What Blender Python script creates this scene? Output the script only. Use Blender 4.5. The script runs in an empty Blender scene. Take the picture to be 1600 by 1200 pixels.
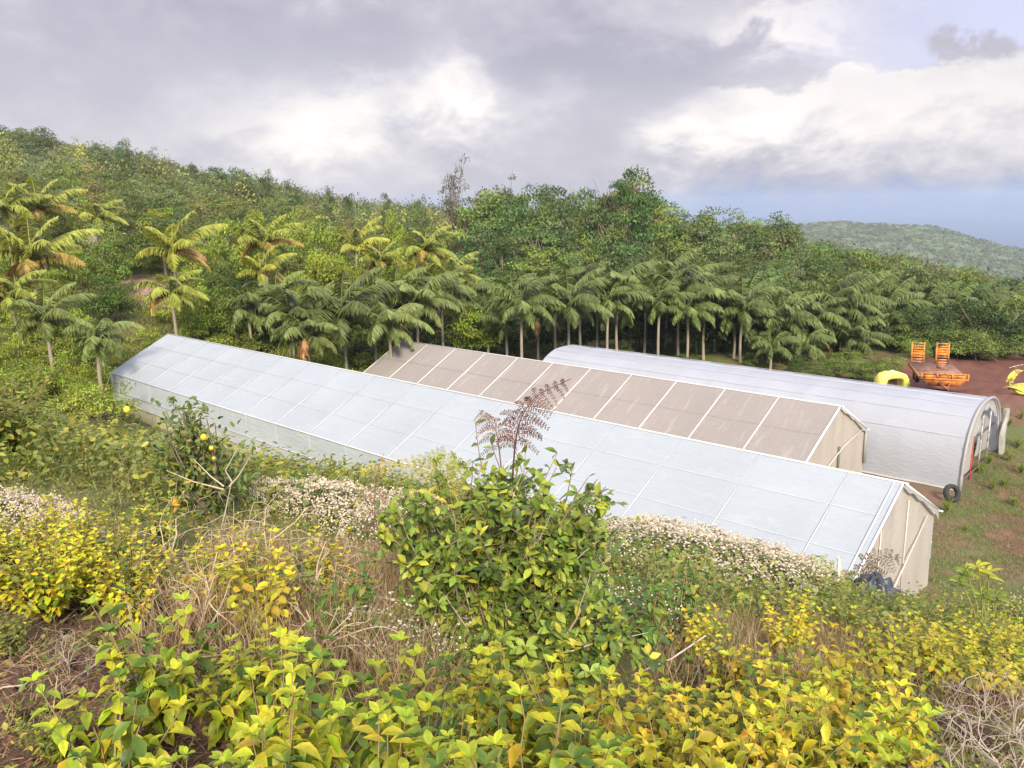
import bpy, math, random
import numpy as np
from mathutils import Matrix, Vector

# ------------------------------------------------------------------ camera, world, sun, exposure
SC = bpy.context.scene
COL = SC.collection
F_PX, PITCH, ROLL = 1248.0, 0.2178, -0.0205
FW = np.array([0, math.cos(PITCH), -math.sin(PITCH)])
_up = np.array([0, math.sin(PITCH), math.cos(PITCH)]); _rt = np.array([1.0, 0, 0])
RT = math.cos(ROLL) * _rt + math.sin(ROLL) * _up
UP = -math.sin(ROLL) * _rt + math.cos(ROLL) * _up
cd = bpy.data.cameras.new('camera'); cam = bpy.data.objects.new('camera', cd); COL.objects.link(cam)
cd.sensor_width = 36; cd.lens = 36 * F_PX / 1600; cd.clip_start = 0.05; cd.clip_end = 30000
M = Matrix(((RT[0], UP[0], -FW[0], 0), (RT[1], UP[1], -FW[1], 0), (RT[2], UP[2], -FW[2], 0), (0, 0, 0, 1)))
cam.matrix_world = M
SC.camera = cam
SC.render.engine = 'CYCLES'
SC.cycles.use_denoising = True
SC.cycles.max_bounces = 6; SC.cycles.diffuse_bounces = 3; SC.cycles.glossy_bounces = 2
SC.cycles.transmission_bounces = 4; SC.cycles.transparent_max_bounces = 8; SC.cycles.volume_bounces = 0
SC.view_settings.view_transform = 'Standard'; SC.view_settings.look = 'None'
SC.view_settings.gamma = 1; SC.view_settings.exposure = 1.12

SUN_EL, SUN_AZ = math.radians(34), math.radians(173)      # azimuth measured from +Y towards +X
SUN_STRENGTH, HAZE_DENSITY = 3.0, 0.00018
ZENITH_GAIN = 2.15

def ray(u, v):
    return FW + RT * (u - 800) / F_PX + UP * (600 - v) / F_PX
def slope(u, v):
    r = ray(u, v); return r[2] / math.hypot(r[0], r[1])
def az_el(u, v):
    r = ray(u, v); return math.atan2(r[0], r[1]), math.atan2(r[2], math.hypot(r[0], r[1]))

class NT:
    def __init__(s, tree): s.t = tree; s.n = tree.nodes; s.l = tree.links
    def new(s, typ, **kw):
        n = s.n.new(typ)
        for k, v in kw.items(): setattr(n, k, v)
        return n
    def put(s, sock, v):
        if isinstance(v, bpy.types.NodeSocket): s.l.new(v, sock)
        elif v is not None:
            try: sock.default_value = v
            except Exception: sock.default_value = (*v, 1)
    def math(s, op, a, b=None, c=None, clamp=False):
        n = s.new('ShaderNodeMath', operation=op, use_clamp=clamp)
        for i, x in enumerate((a, b, c)):
            if x is not None: s.put(n.inputs[i], x)
        return n.outputs[0]
    def mix(s, f, a, b, mode='MIX'):
        n = s.new('ShaderNodeMix', data_type='RGBA', blend_type=mode)
        s.put(n.inputs[0], f); s.put(n.inputs[6], a); s.put(n.inputs[7], b)
        return n.outputs[2]
    def smooth(s, x, lo, hi, a=0.0, b=1.0):
        n = s.new('ShaderNodeMapRange', interpolation_type='SMOOTHSTEP')
        s.put(n.inputs[0], x); n.inputs[1].default_value = lo; n.inputs[2].default_value = hi
        n.inputs[3].default_value = a; n.inputs[4].default_value = b
        return n.outputs[0]
    def noise(s, vec, scale, detail=4, rough=.55, dist=0.0):
        n = s.new('ShaderNodeTexNoise'); n.inputs['Scale'].default_value = scale
        n.inputs['Detail'].default_value = detail; n.inputs['Roughness'].default_value = rough
        n.inputs['Distortion'].default_value = dist
        if vec is not None: s.l.new(vec, n.inputs['Vector'])
        return n.outputs[0]

def build_world():
    w = bpy.data.worlds.new('World'); SC.world = w; w.use_nodes = True
    T = NT(w.node_tree); T.n.clear()
    out = T.new('ShaderNodeOutputWorld'); bg = T.new('ShaderNodeBackground'); T.l.new(bg.outputs[0], out.inputs[0])
    bg.inputs[1].default_value = 0.1
    sky = T.new('ShaderNodeTexSky', sky_type='NISHITA', sun_disc=False)
    sky.sun_elevation = SUN_EL; sky.sun_rotation = SUN_AZ
    tc = T.new('ShaderNodeTexCoord'); d = tc.outputs['Generated']
    sep = T.new('ShaderNodeSeparateXYZ'); T.l.new(d, sep.inputs[0])
    az = T.math('ARCTAN2', sep.outputs[0], sep.outputs[1])
    el = T.math('ARCSINE', sep.outputs[2])
    comb = T.new('ShaderNodeCombineXYZ'); T.l.new(az, comb.inputs[0])
    T.l.new(T.math('MULTIPLY', el, 1.7), comb.inputs[1])
    P = comb.outputs[0]
    n1 = T.noise(P, 3.0, 5, .55, .5); n2 = T.noise(P, 8.5, 6, .58, .7); n3 = T.noise(P, 26, 5, .6, .3)
    w1 = T.math('SUBTRACT', n2, .5); w2 = T.math('SUBTRACT', T.noise(P, 5.5, 5, .6, .2), .5); w3 = T.math('SUBTRACT', n3, .5)
    azw = T.math('ADD', az, T.math('MULTIPLY', w2, .30)); 
    elw = T.math('ADD', el, T.math('ADD', T.math('MULTIPLY', w1, .14), T.math('MULTIPLY', w3, .06)))
    val = T.math('ADD', .31, T.math('ADD', T.math('MULTIPLY', T.math('SUBTRACT', n1, .5), .65), T.math('MULTIPLY', w1, .50)))
    val = T.math('ADD', val, T.math('MULTIPLY', w3, .26))
    def blob(u, v, ru, rv, amp, hard=1.0):
        a0, e0 = az_el(u, v)
        x = T.math('DIVIDE', T.math('SUBTRACT', azw, a0), ru / 1290.)
        y = T.math('DIVIDE', T.math('SUBTRACT', elw, e0), rv / 1290.)
        r2 = T.math('ADD', T.math('MULTIPLY', x, x), T.math('MULTIPLY', y, y))
        return T.math('MULTIPLY', T.smooth(r2, 1 + .0 * hard, 1 - hard), amp) if hard < 1 else T.math('MULTIPLY', T.math('EXPONENT', T.math('MULTIPLY', r2, -1.0)), amp)
    for args in [(545, 175, 170, 50, .48), (710, 135, 70, 70, .50), (430, 200, 140, 60, .22), (870, 160, 80, 30, .18),
                 (250, 90, 330, 90, -.16), (860, 90, 130, 60, -.26), (560, 30, 190, 40, -.10), (640, 190, 40, 40, -.10),
                 (1030, 110, 120, 70, -.16), (420, 180, 60, 30, -.20), (1000, 250, 260, 40, .06),
                 (1230, 200, 130, 42, .14), (1420, 185, 200, 42, .10), (1130, 200, 90, 50, .25), (1040, 225, 60, 30, .2),
                 (1230, 30, 160, 30, .50), (1480, 60, 130, 22, .10), (100, 250, 240, 80, .02), (1400, 285, 260, 26, -.12)]:
        val = T.math('ADD', val, blob(*args))
    puff = T.math('ADD', el, T.math('ADD', T.math('MULTIPLY', T.math('SUBTRACT', T.noise(P, 7.0, 7, .62), .5), .10), T.math('MULTIPLY', w3, .035)))
    edge = T.smooth(puff, az_el(1350, 104)[1], az_el(1350, 122)[1]); fade = T.smooth(elw, az_el(1350, 285)[1], az_el(1350, 150)[1])
    side_ = T.smooth(azw, az_el(960, 150)[0], az_el(1130, 150)[0])
    val = T.math('ADD', val, T.math('MULTIPLY', T.math('MULTIPLY', T.math('MULTIPLY', edge, fade), side_), .33))
    val = T.math('MAXIMUM', T.math('MINIMUM', val, 1.0), 0.0)
    cr = T.new('ShaderNodeValToRGB'); T.l.new(val, cr.inputs[0])
    e = cr.color_ramp.elements
    e[0].position = 0.0; e[0].color = (.36, .33, .385, 1)
    e[1].position = 1.0; e[1].color = (.94, .86, .80, 1)
    for p_, c_ in ((.28, (.455, .42, .465, 1)), (.52, (.61, .565, .585, 1)), (.76, (.80, .73, .695, 1))):
        x = e.new(p_); x.color = c_
    col = cr.outputs[0]
    # clearer violet-blue air high on the right and slate blue under the cloud bank on the right
    a1, _ = az_el(1150, 60); a2, _ = az_el(1600, 60)
    right = T.smooth(az, a1, a2)
    top = T.smooth(elw, az_el(1350, 112)[1], az_el(1350, 80)[1])
    colv = T.mix(T.math('MULTIPLY', T.math('MULTIPLY', right, T.math('MULTIPLY', top, T.math('SUBTRACT', 1.0, edge))), .92), col, (.56, .575, .76, 1))
    a3, _ = az_el(880, 300); a4, _ = az_el(1250, 300)
    rl = T.smooth(azw, a3, a4)
    low = T.smooth(elw, az_el(1350, 262)[1], az_el(1350, 335)[1])
    colb = T.mix(T.math('MULTIPLY', rl, low), colv, (.155, .24, .49, 1))
    # cloud cover high above the frame, brightened to light the scene
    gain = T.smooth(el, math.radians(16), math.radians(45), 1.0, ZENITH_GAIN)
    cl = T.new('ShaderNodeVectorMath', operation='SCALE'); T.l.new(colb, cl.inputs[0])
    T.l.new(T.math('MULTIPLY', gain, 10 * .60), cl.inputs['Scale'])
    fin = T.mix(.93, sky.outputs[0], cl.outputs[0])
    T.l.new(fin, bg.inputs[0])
build_world()

sl = bpy.data.lights.new('sun', 'SUN'); sun = bpy.data.objects.new('sun', sl); COL.objects.link(sun)
sl.energy = SUN_STRENGTH; sl.angle = math.radians(14); sl.color = (1.0, .87, .68)
sdir = Vector((math.sin(SUN_AZ) * math.cos(SUN_EL), math.cos(SUN_AZ) * math.cos(SUN_EL), math.sin(SUN_EL)))
sun.rotation_euler = (-sdir).to_track_quat('-Z', 'Y').to_euler()

# ------------------------------------------------------------------ terrain height
YAW = 0.8199
B = np.array([math.cos(YAW), math.sin(YAW)]); A = np.array([-math.sin(YAW), math.cos(YAW)])
def sstep(x, a, b):
    t = np.clip((x - a) / (b - a), 0, 1); return t * t * (3 - 2 * t)
_us = np.array([-900, -200, 0, 215, 400, 600, 800, 1000, 1150, 1300, 1450, 1600, 2000, 2600], float)
_azs = np.array([az_el(u, 600 - F_PX * math.tan(PITCH) + 0.0)[0] for u in _us])
_ds = np.array([58, 80, 100, 120, 150, 200, 300, 500, 1000, 1350, 1800, 2600, 9000], float)
def _far(u, vc, vb):
    uu = min(max(u, 0), 1600)
    return [slope(uu, vb) * 1350, slope(uu, vc) * 1800 - 4, -215, -260]
_tab = np.array([
    [-11, -6, -2, 2, 8, 17, 38, 45, 30, 0, -60, -215, -260],
    [-11, -7, -3, 0, 5, 13, 34, 45, 30, 0, -60, -215, -260],
    [-12.3, -9.5, -7, -4, 0, 7, 26, 20, 0, -30, -80, -215, -260],
    [-12, -7.6, -5, -3.5, 0, 5, 17, 10, 0, -30, -80, -215, -260],
    [-14, -11, -9, -7, -4, 0, 7, 0, -20, -50, -90, -215, -260],
    [-14.3, -14, -11.5, -10, -8.5, -7, -4.5, -8, -30, -50, -90, -215, -260],
    [-14.4, -14.4, -14, -13.5, -12.5, -11, -12, -18, -40, -70, -90, -215, -260],
    [-14.4, -14.4, -14.3, -14, -14, -15, -20, -33, -60, -90, -90, -215, -260],
    [-14.4, -14.4, -14.6, -15, -15, -16, -22, -38, -80] + _far(1150, 352, 400),
    [-14.3, -14.4, -14.6, -15, -15.5, -17, -22, -34, -88] + _far(1300, 344, 398),
    [-14.2, -14.4, -15, -15.8, -17.5, -21, -28.5, -43, -105] + _far(1450, 350, 420),
    [-14.0, -14.5, -15.5, -17, -20, -25.5, -35, -54, -118] + _far(1600, 386, 440),
    [-13.5, -14.5, -17, -20, -26, -36, -55, -85, -150, -175, -205, -240, -260],
    [-12, -14, -17, -20, -26, -36, -55, -85, -150, -175, -205, -240, -260]])
def vnoise(x, y, seed=0):
    x = np.asarray(x, float); y = np.asarray(y, float)
    xi = np.floor(x); yi = np.floor(y); fx = x - xi; fy = y - yi
    fx = fx * fx * (3 - 2 * fx); fy = fy * fy * (3 - 2 * fy)
    def h(a, b):
        v = np.sin(a * 127.1 + b * 311.7 + seed * 74.7) * 43758.5453
        return v - np.floor(v)
    return (h(xi, yi) * (1 - fx) + h(xi + 1, yi) * fx) * (1 - fy) + (h(xi, yi + 1) * (1 - fx) + h(xi + 1, yi + 1) * fx) * fy
_sx = [-60, -2, 0, 2, 4, 6, 8, 12, 17, 19.35, 26, 60, 400]
_fr = [0, 0, 0, 2.5, 4.5, 5.7, 6.7, 8.25, 10.1, 10.8, 12.6, 18, 60]
_fl = [0, 0, 0.1, .5, 1.3, 2.2, 3.1, 5.35, 8.7, 10.8, 12.6, 18, 60]
_qx = [-999, 19.35, 27.3, 34.0, 50, 999]; _qz = [-12.5, -12.5, -12.55, -14.15, -14.3, -14.4]
def hgt(x, y):
    x = np.asarray(x, float); y = np.asarray(y, float)
    q = x * B[0] + y * B[1]; t = x * A[0] + y * A[1]; s = 19.0 - q
    wl = sstep(t, 9, 21)
    near = np.interp(q, _qx, _qz) + np.where(s > 0, np.interp(s, _sx, _fr) * (1 - wl) + np.interp(s, _sx, _fl) * wl, 0)
    near = near + 1.5 * np.exp(-(((x - 33) / 9) ** 2 + ((y - 51) / 8) ** 2))
    r = np.hypot(x, y); az = np.arctan2(x, y)
    lr = np.log(np.clip(r, 58, 9000))
    ia = np.clip(az, _azs[0], _azs[-1])
    ja = np.clip(np.searchsorted(_azs, ia) - 1, 0, len(_azs) - 2); fa = (ia - _azs[ja]) / (_azs[ja + 1] - _azs[ja]); fa = fa * fa * (3 - 2 * fa) * .5 + fa * .5
    ld = np.log(_ds); jd = np.clip(np.searchsorted(ld, lr) - 1, 0, len(ld) - 2); fd = np.clip((lr - ld[jd]) / (ld[jd + 1] - ld[jd]), 0, 1)
    far = (_tab[ja, jd] * (1 - fd) + _tab[ja, jd + 1] * fd) * (1 - fa) + (_tab[ja + 1, jd] * (1 - fd) + _tab[ja + 1, jd + 1] * fd) * fa
    back = sstep(np.abs(az), 1.5, 2.6); far = far * (1 - back) + back * np.where(r > 800, -120, 15)
    w = sstep(r, 56, 76)
    z = near * (1 - w) + far * w
    rough = (vnoise(x * 9, y * 9, 11) - .5) * .07 * (1 - sstep(r, 7, 14)) + (vnoise(x * 1.3, y * 1.3, 1) - .5) * .16 + (vnoise(x * 3.1, y * 3.1, 2) - .5) * .09 + (vnoise(x * .35, y * .35, 3) - .5) * .5 * sstep(r, 12, 40) * sstep(np.abs(q - 34), 17, 22)
    rough = rough * (1 - .75 * sstep(q, 17, 19.2) * (1 - sstep(q, 52, 60)))
    return z + rough + (vnoise(x / 40, y / 40, 5) - .5) * 6 * sstep(r, 160, 300)
def H1(x, y): return float(hgt(x, y))
def on_ground(u, v, dmax=400):
    r = ray(u, v); d = 1.0; prev = d
    while d < dmax:
        p = r * d
        if p[2] <= H1(p[0], p[1]):
            lo, hi = prev, d
            for _ in range(14):
                m = (lo + hi) / 2; p = r * m
                if p[2] <= H1(p[0], p[1]): hi = m
                else: lo = m
            p = r * hi; return Vector((p[0], p[1], H1(p[0], p[1])))
        prev = d; d *= 1.02
    p = r * dmax; return Vector((p[0], p[1], H1(p[0], p[1])))
def at(u, v, Y):
    r = ray(u, v); r = r * Y / r[1]; return Vector(r)
def pj(P):
    P = np.asarray(P, float); d = P @ FW; return 800 + F_PX * (P @ RT) / d, 600 - F_PX * (P @ UP) / d
def px_size(px, p):       # metres spanned by px photo pixels at point p
    return px / F_PX * float(np.dot(np.array(p), FW))

# ------------------------------------------------------------------ mesh helpers
class MB:
    """collects vertices, faces (any size), vertex colours and material index; builds ONE mesh"""
    def __init__(s): s.v = []; s.f = []; s.c = []; s.m = []; s.n = 0
    def add(s, v, f, c=(1, 1, 1), m=0):
        v = np.asarray(v, float).reshape(-1, 3)
        c = np.asarray(c, float)
        if c.ndim == 1: c = np.tile(c, (len(v), 1))
        s.v.append(v); s.c.append(c)
        if isinstance(f, np.ndarray): s.f.append(f + s.n); s.m.append(np.full(len(f), m))
        else:
            for k in (3, 4, 5, 6, 8, 10, 12, 16, 20, 24):
                ff = [x for x in f if len(x) == k]
                if ff: s.f.append(np.array(ff) + s.n); s.m.append(np.full(len(ff), m))
        s.n += len(v); return s
    def box(s, c, size, col=(1, 1, 1), m=0, rot=None):
        x, y, z = np.array(size) / 2
        v = np.array([(a, b, d) for a in (-x, x) for b in (-y, y) for d in (-z, z)])
        if rot is not None: v = v @ np.array(rot).T
        return s.add(v + np.array(c), [(0, 1, 3, 2), (4, 6, 7, 5), (0, 4, 5, 1), (2, 3, 7, 6), (0, 2, 6, 4), (1, 5, 7, 3)], col, m)
    def bar(s, p, q, w, h=None, col=(1, 1, 1), m=0, up=(0, 0, 1)):
        p = np.array(p, float); q = np.array(q, float); d = q - p; L = np.linalg.norm(d)
        if L < 1e-6: return s
        d /= L; h = h or w
        up = np.array(up, float); x = np.cross(d, up)
        if np.linalg.norm(x) < 1e-3: x = np.cross(d, (1, 0, 0))
        x /= np.linalg.norm(x); z = np.cross(x, d)
        return s.box((p + q) / 2, (w, L, h), col, m, np.stack([x, d, z], 1))
    def tube(s, pts, rad, n=5, col=(1, 1, 1), m=0, cap=True):
        pts = np.asarray(pts, float); k = len(pts)
        rad = np.full(k, rad) if np.isscalar(rad) else np.asarray(rad, float)
        tan = np.gradient(pts, axis=0); tan /= np.linalg.norm(tan, axis=1)[:, None] + 1e-9
        ref = np.array([0.13, 0.21, .97]) if abs(tan[:, 2]).mean() < .8 else np.array([1, .1, 0])
        X = np.cross(tan, ref); X /= np.linalg.norm(X, axis=1)[:, None] + 1e-9; Y = np.cross(tan, X)
        a = np.arange(n) * 2 * math.pi / n
        V = pts[:, None] + rad[:, None, None] * (np.cos(a)[None, :, None] * X[:, None] + np.sin(a)[None, :, None] * Y[:, None])
        i = np.arange(k - 1)[:, None] * n; j = np.arange(n)[None]; j2 = (j + 1) % n
        F = np.stack([i + j, i + j2, i + n + j2, i + n + j], -1).reshape(-1, 4)
        s.add(V.reshape(-1, 3), F, col, m)
        if cap and n in (3, 4, 5, 6, 8, 10, 12, 16, 20, 24):
            s.f.append(np.array([[s.n - n + q for q in range(n)]])); s.m.append(np.array([m]))
            s.f.append(np.array([[s.n - n * k + n - 1 - q for q in range(n)]])); s.m.append(np.array([m]))
        return s
    def leaves(s, tv, tf, P, X, Y, Z, L, W, col, tc=None, m=0):
        """template verts tv (x across, y along, z up) placed at P with axes X,Y,Z, length L, width W, colours col (n,3), tc per-vertex multiplier (k,3)"""
        n = len(P); k = len(tv)
        if n == 0: return s
        L = np.broadcast_to(L, n); W = np.broadcast_to(W, n)
        V = P[:, None] + (tv[None, :, 0, None] * W[:, None, None]) * X[:, None] + (tv[None, :, 1, None] * L[:, None, None]) * Y[:, None] + (tv[None, :, 2, None] * L[:, None, None]) * Z[:, None]
        C = np.repeat(np.asarray(col)[:, None], k, 1)
        if tc is not None: C = C * tc[None]
        F = (tf[None] + (np.arange(n) * k)[:, None, None]).reshape(-1, tf.shape[1])
        return s.add(V.reshape(-1, 3), F, C.reshape(-1, 3), m)
    def mesh(s, name, mats, smooth=True):
        me = bpy.data.meshes.new(name)
        v = np.concatenate(s.v); c = np.concatenate(s.c)
        me.vertices.add(len(v)); me.vertices.foreach_set('co', v.astype(np.float32).ravel())
        ls = np.concatenate([f.ravel() for f in s.f]); tot = np.concatenate([np.full(len(f), f.shape[1]) for f in s.f])
        me.loops.add(len(ls)); me.loops.foreach_set('vertex_index', ls.astype(np.int32))
        me.polygons.add(len(tot)); st = np.concatenate([[0], np.cumsum(tot)[:-1]])
        me.polygons.foreach_set('loop_start', st.astype(np.int32)); me.polygons.foreach_set('loop_total', tot.astype(np.int32))
        me.polygons.foreach_set('material_index', np.concatenate(s.m).astype(np.int32))
        me.polygons.foreach_set('use_smooth', np.full(len(tot), smooth))
        at_ = me.attributes.new('col', 'FLOAT_COLOR', 'POINT')
        at_.data.foreach_set('color', np.concatenate([c, np.ones((len(c), 1))], 1).astype(np.float32).ravel())
        for mt in (mats if isinstance(mats, (list, tuple)) else [mats]): me.materials.append(mt)
        me.update(calc_edges=True); me.validate()
        return me
    def build(s, name, mats, parent=None, smooth=True):
        o = bpy.data.objects.new(name, s.mesh(name, mats, smooth)); COL.objects.link(o)
        if parent: o.parent = parent
        return o

def tag(o, label=None, cat=None, group=None, kind=None):
    for k, v in (('label', label), ('category', cat), ('group', group), ('kind', kind)):
        if v: o[k] = v
    return o
def empty(name, loc, rz=0, label=None, cat=None, group=None):
    o = bpy.data.objects.new(name, None); COL.objects.link(o); o.location = loc; o.rotation_euler = (0, 0, rz)
    o.empty_display_size = .3
    return tag(o, label, cat, group)
def child(name, me, parent, loc=(0, 0, 0), scale=(1, 1, 1), color=None):
    o = bpy.data.objects.new(name, me); COL.objects.link(o); o.parent = parent; o.location = loc; o.scale = scale
    if color: o.color = (*color, 1)
    return o
def norm(a): return a / (np.linalg.norm(a, axis=-1, keepdims=True) + 1e-9)
def frames(Y, up, rng, jit=0.3):
    """leaf frames with long axis Y, normals near up"""
    Y = norm(Y); Zt = norm(up + rng.normal(size=Y.shape) * jit)
    X = norm(np.cross(Y, Zt)); Z = np.cross(X, Y); return X, Y, Z

# leaf templates
def leaf_template(rows=5, fold=.16, curl=.25, widths=None):
    widths = widths or [0.05, .62, 1.0, .72, 0.02]
    v = []; 
    for i in range(rows):
        y = i / (rows - 1); w = widths[i] / 2
        zc = -curl * y * y
        for xs in (-1, 0, 1): v.append((xs * w, y, zc + (fold * abs(xs) * w)))
    f = []
    for i in range(rows - 1):
        for j in (0, 1): a = i * 3 + j; f.append((a, a + 1, a + 4, a + 3))
    return np.array(v), np.array(f)
LEAF, LEAF_F = leaf_template()
LEAF_D, LEAF_D_F = leaf_template(curl=.55, fold=.3)
DIA = np.array([(0, 0, 0), (.5, .45, .12), (0, 1, -.1), (-.5, .45, .12)]); DIA_F = np.array([[0, 1, 2, 3]])
OVAL = np.array([(0, 0, 0), (.42, .25, .06), (.46, .65, .04), (0, 1, -.12), (-.46, .65, .04), (-.42, .25, .06)]); OVAL_F = np.array([[0, 1, 2, 3], [0, 3, 4, 5]])
BLADE = np.array([(-.5, 0, 0), (.5, 0, 0), (.28, .55, -.06), (-.28, .55, -.06), (0, 1, -.28)]); BLADE_F = np.array([[0, 1, 2, 3], [3, 2, 4, 4]])
BLADE3 = np.array([(-.5, 0, 0), (.5, 0, 0), (0, 1, -.2)]); BLADE3_F = np.array([[0, 1, 2]])

# ------------------------------------------------------------------ materials
def mat(name):
    m = bpy.data.materials.new(name); m.use_nodes = True; T = NT(m.node_tree)
    return m, T, m.node_tree.nodes['Principled BSDF']
def foliage_mat(name, trans=.35, rough=.5, spec=.35, scale=30, var=.35, speck=False):
    m, T, bs = mat(name)
    at_ = T.new('ShaderNodeAttribute', attribute_name='col'); oi = T.new('ShaderNodeObjectInfo')
    c = T.mix(1.0, at_.outputs['Color'], oi.outputs['Color'], 'MULTIPLY')
    geo = T.new('ShaderNodeNewGeometry')
    hs = T.new('ShaderNodeHueSaturation')
    T.put(hs.inputs['Hue'], T.math('ADD', .5, T.math('MULTIPLY', T.math('SUBTRACT', geo.outputs['Random Per Island'], .5), .035)))
    n = T.noise(geo.outputs['Position'], scale, 2)
    if speck:
        sp = T.math('MULTIPLY', T.smooth(T.noise(geo.outputs['Position'], 130, 3, .7), .56, .70), .55)
        c = T.mix(sp, c, (.20, .13, .03, 1))
    T.put(hs.inputs['Value'], T.math('ADD', 1 - var / 2, T.math('MULTIPLY', n, var)))
    hs.inputs['Saturation'].default_value = 1.0
    T.l.new(c, hs.inputs['Color']); c = hs.outputs[0]
    T.l.new(c, bs.inputs['Base Color']); bs.inputs['Roughness'].default_value = rough
    bs.inputs['Specular IOR Level'].default_value = spec
    tr = T.new('ShaderNodeBsdfTranslucent'); T.l.new(T.mix(1.0, c, (1.25, 1.2, .7, 1), 'MULTIPLY'), tr.inputs[0])
    mx = T.new('ShaderNodeMixShader'); mx.inputs[0].default_value = trans
    T.l.new(bs.outputs[0], mx.inputs[1]); T.l.new(tr.outputs[0], mx.inputs[2])
    T.l.new(mx.outputs[0], T.n['Material Output'].inputs[0])
    return m
M_LEAF = foliage_mat('leaf_green', .3, .5, .3, 2.0, .5)
M_LEAFN = foliage_mat('leaf_near', .28, .45, .35, 45, .75, True)
M_PETAL = foliage_mat('petal', .3, .7, .1, 20, .2)
def attr_mat(name, rough=.8, scale=12, var=.5, spec=.2, bump=.3, stretch=(1, 1, 1), rust=False):
    m, T, bs = mat(name)
    at_ = T.new('ShaderNodeAttribute', attribute_name='col')
    tc = T.new('ShaderNodeTexCoord'); mp = T.new('ShaderNodeMapping'); mp.inputs['Scale'].default_value = stretch
    T.l.new(tc.outputs['Object'], mp.inputs[0])
    n = T.noise(mp.outputs[0], scale, 6, .6)
    k = T.math('ADD', 1 - var / 2, T.math('MULTIPLY', n, var))
    sc = T.new('ShaderNodeVectorMath', operation='SCALE'); T.l.new(at_.outputs['Color'], sc.inputs[0]); T.l.new(k, sc.inputs['Scale'])
    c = sc.outputs[0]
    if rust:
        c = T.mix(T.math('MULTIPLY', T.smooth(T.noise(tc.outputs['Object'], 2.6, 7, .7, .4), .47, .60), .8), c, (.17, .085, .05, 1))
    T.l.new(c, bs.inputs['Base Color']); bs.inputs['Roughness'].default_value = rough; bs.inputs['Specular IOR Level'].default_value = spec
    if bump:
        bp = T.new('ShaderNodeBump'); bp.inputs['Strength'].default_value = bump; bp.inputs['Distance'].default_value = .02
        T.l.new(n, bp.inputs['Height']); T.l.new(bp.outputs[0], bs.inputs['Normal'])
    return m
M_BARK = attr_mat('bark', .9, 9, .8, .1, .5)
M_SOIL = attr_mat('soil_clod', 1.0, 22, 1.1, .05, .9)
M_STEM = attr_mat('stem', .8, 40, .4, .2, 0)
M_PAINT = attr_mat('painted_metal', .6, 9, .55, .3, .25, rust=True)
M_RUBBER = attr_mat('rubber', .75, 30, .4, .3, .3)
M_PLASTIC = attr_mat('plastic', .4, 6, .25, .45, 0)

def film_mat(name, base, streak=None, trans=.25, rough=.33, seam=None, spec=.5, alpha=None, wr=.7, mottle=None, vscale=(1.4, .35, 1.4)):
    m, T, bs = mat(name)
    tc = T.new('ShaderNodeTexCoord'); mp = T.new('ShaderNodeMapping'); mp.inputs['Scale'].default_value = vscale
    T.l.new(tc.outputs['Object'], mp.inputs[0])
    n = T.noise(mp.outputs[0], 1.6, 6, .6, .6); n2 = T.noise(tc.outputs['Object'], .25, 3)
    col = T.mix(T.smooth(n2, .3, .7), base, tuple(x * .93 for x in base[:3]) + (1,))
    if streak: col = T.mix(T.math('MULTIPLY', T.smooth(n, .52, .74), streak[3]), col, (*streak[:3], 1))
    if mottle:
        n4 = T.noise(tc.outputs['Object'], 7, 5, .7, .3)
        col = T.mix(T.math('MULTIPLY', T.smooth(n4, .5, .72), mottle[3]), col, (*mottle[:3], 1))
    at_ = T.new('ShaderNodeAttribute', attribute_name='col')
    col = T.mix(1.0, col, at_.outputs['Color'], 'MULTIPLY')
    T.l.new(col, bs.inputs['Base Color']); bs.inputs['Roughness'].default_value = rough; bs.inputs['Specular IOR Level'].default_value = spec
    bp = T.new('ShaderNodeBump'); bp.inputs['Strength'].default_value = wr; bp.inputs['Distance'].default_value = .05
    mp2 = T.new('ShaderNodeMapping'); mp2.inputs['Scale'].default_value = (3, .8, 3); mp2.inputs['Rotation'].default_value = (0, 0, .5); T.l.new(tc.outputs['Object'], mp2.inputs[0])
    n3 = T.noise(mp2.outputs[0], 1.5, 6, .62, 1.4)
    T.l.new(n3, bp.inputs['Height']); T.l.new(bp.outputs[0], bs.inputs['Normal'])
    tr = T.new('ShaderNodeBsdfTranslucent'); T.l.new(col, tr.inputs[0])
    mx = T.new('ShaderNodeMixShader'); mx.inputs[0].default_value = trans
    T.l.new(bs.outputs[0], mx.inputs[1]); T.l.new(tr.outputs[0], mx.inputs[2]); sh = mx.outputs[0]
    if alpha:
        tp = T.new('ShaderNodeBsdfTransparent'); m2 = T.new('ShaderNodeMixShader'); m2.inputs[0].default_value = alpha
        T.l.new(sh, m2.inputs[1]); T.l.new(tp.outputs[0], m2.inputs[2]); sh = m2.outputs[0]
    T.l.new(sh, T.n['Material Output'].inputs[0])
    return m
M_FILM = film_mat('roof_film', (.475, .54, .60, 1), (.52, .575, .62, .5), .25, .38, alpha=.05)
M_FILM3 = film_mat('tunnel_film', (.53, .57, .645, 1), (.58, .60, .66, .5), .3, .42, alpha=.08)
M_SIDE = film_mat('side_film', (.66, .745, .82, 1), (.58, .65, .70, .5), .25, .45, alpha=.08, vscale=(1, 1, .2))
M_SHADE = film_mat('shade_net', (.325, .30, .285, 1), (.41, .39, .35, .75), .15, .85, spec=.1, mottle=(.37, .345, .32, .6), vscale=(.35, 2.2, .35))
M_NET = film_mat('insect_net', (.66, .615, .55, 1), (.55, .51, .45, .6), .35, .9, spec=.05, alpha=.06, vscale=(1.5, 1.5, .3))
M_MOSS = film_mat('stained_wall', (.56, .55, .36, 1), (.33, .37, .16, .8), .2, .8, spec=.1, mottle=(.52, .50, .38, .5), vscale=(1.5, 1.5, .4))
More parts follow.
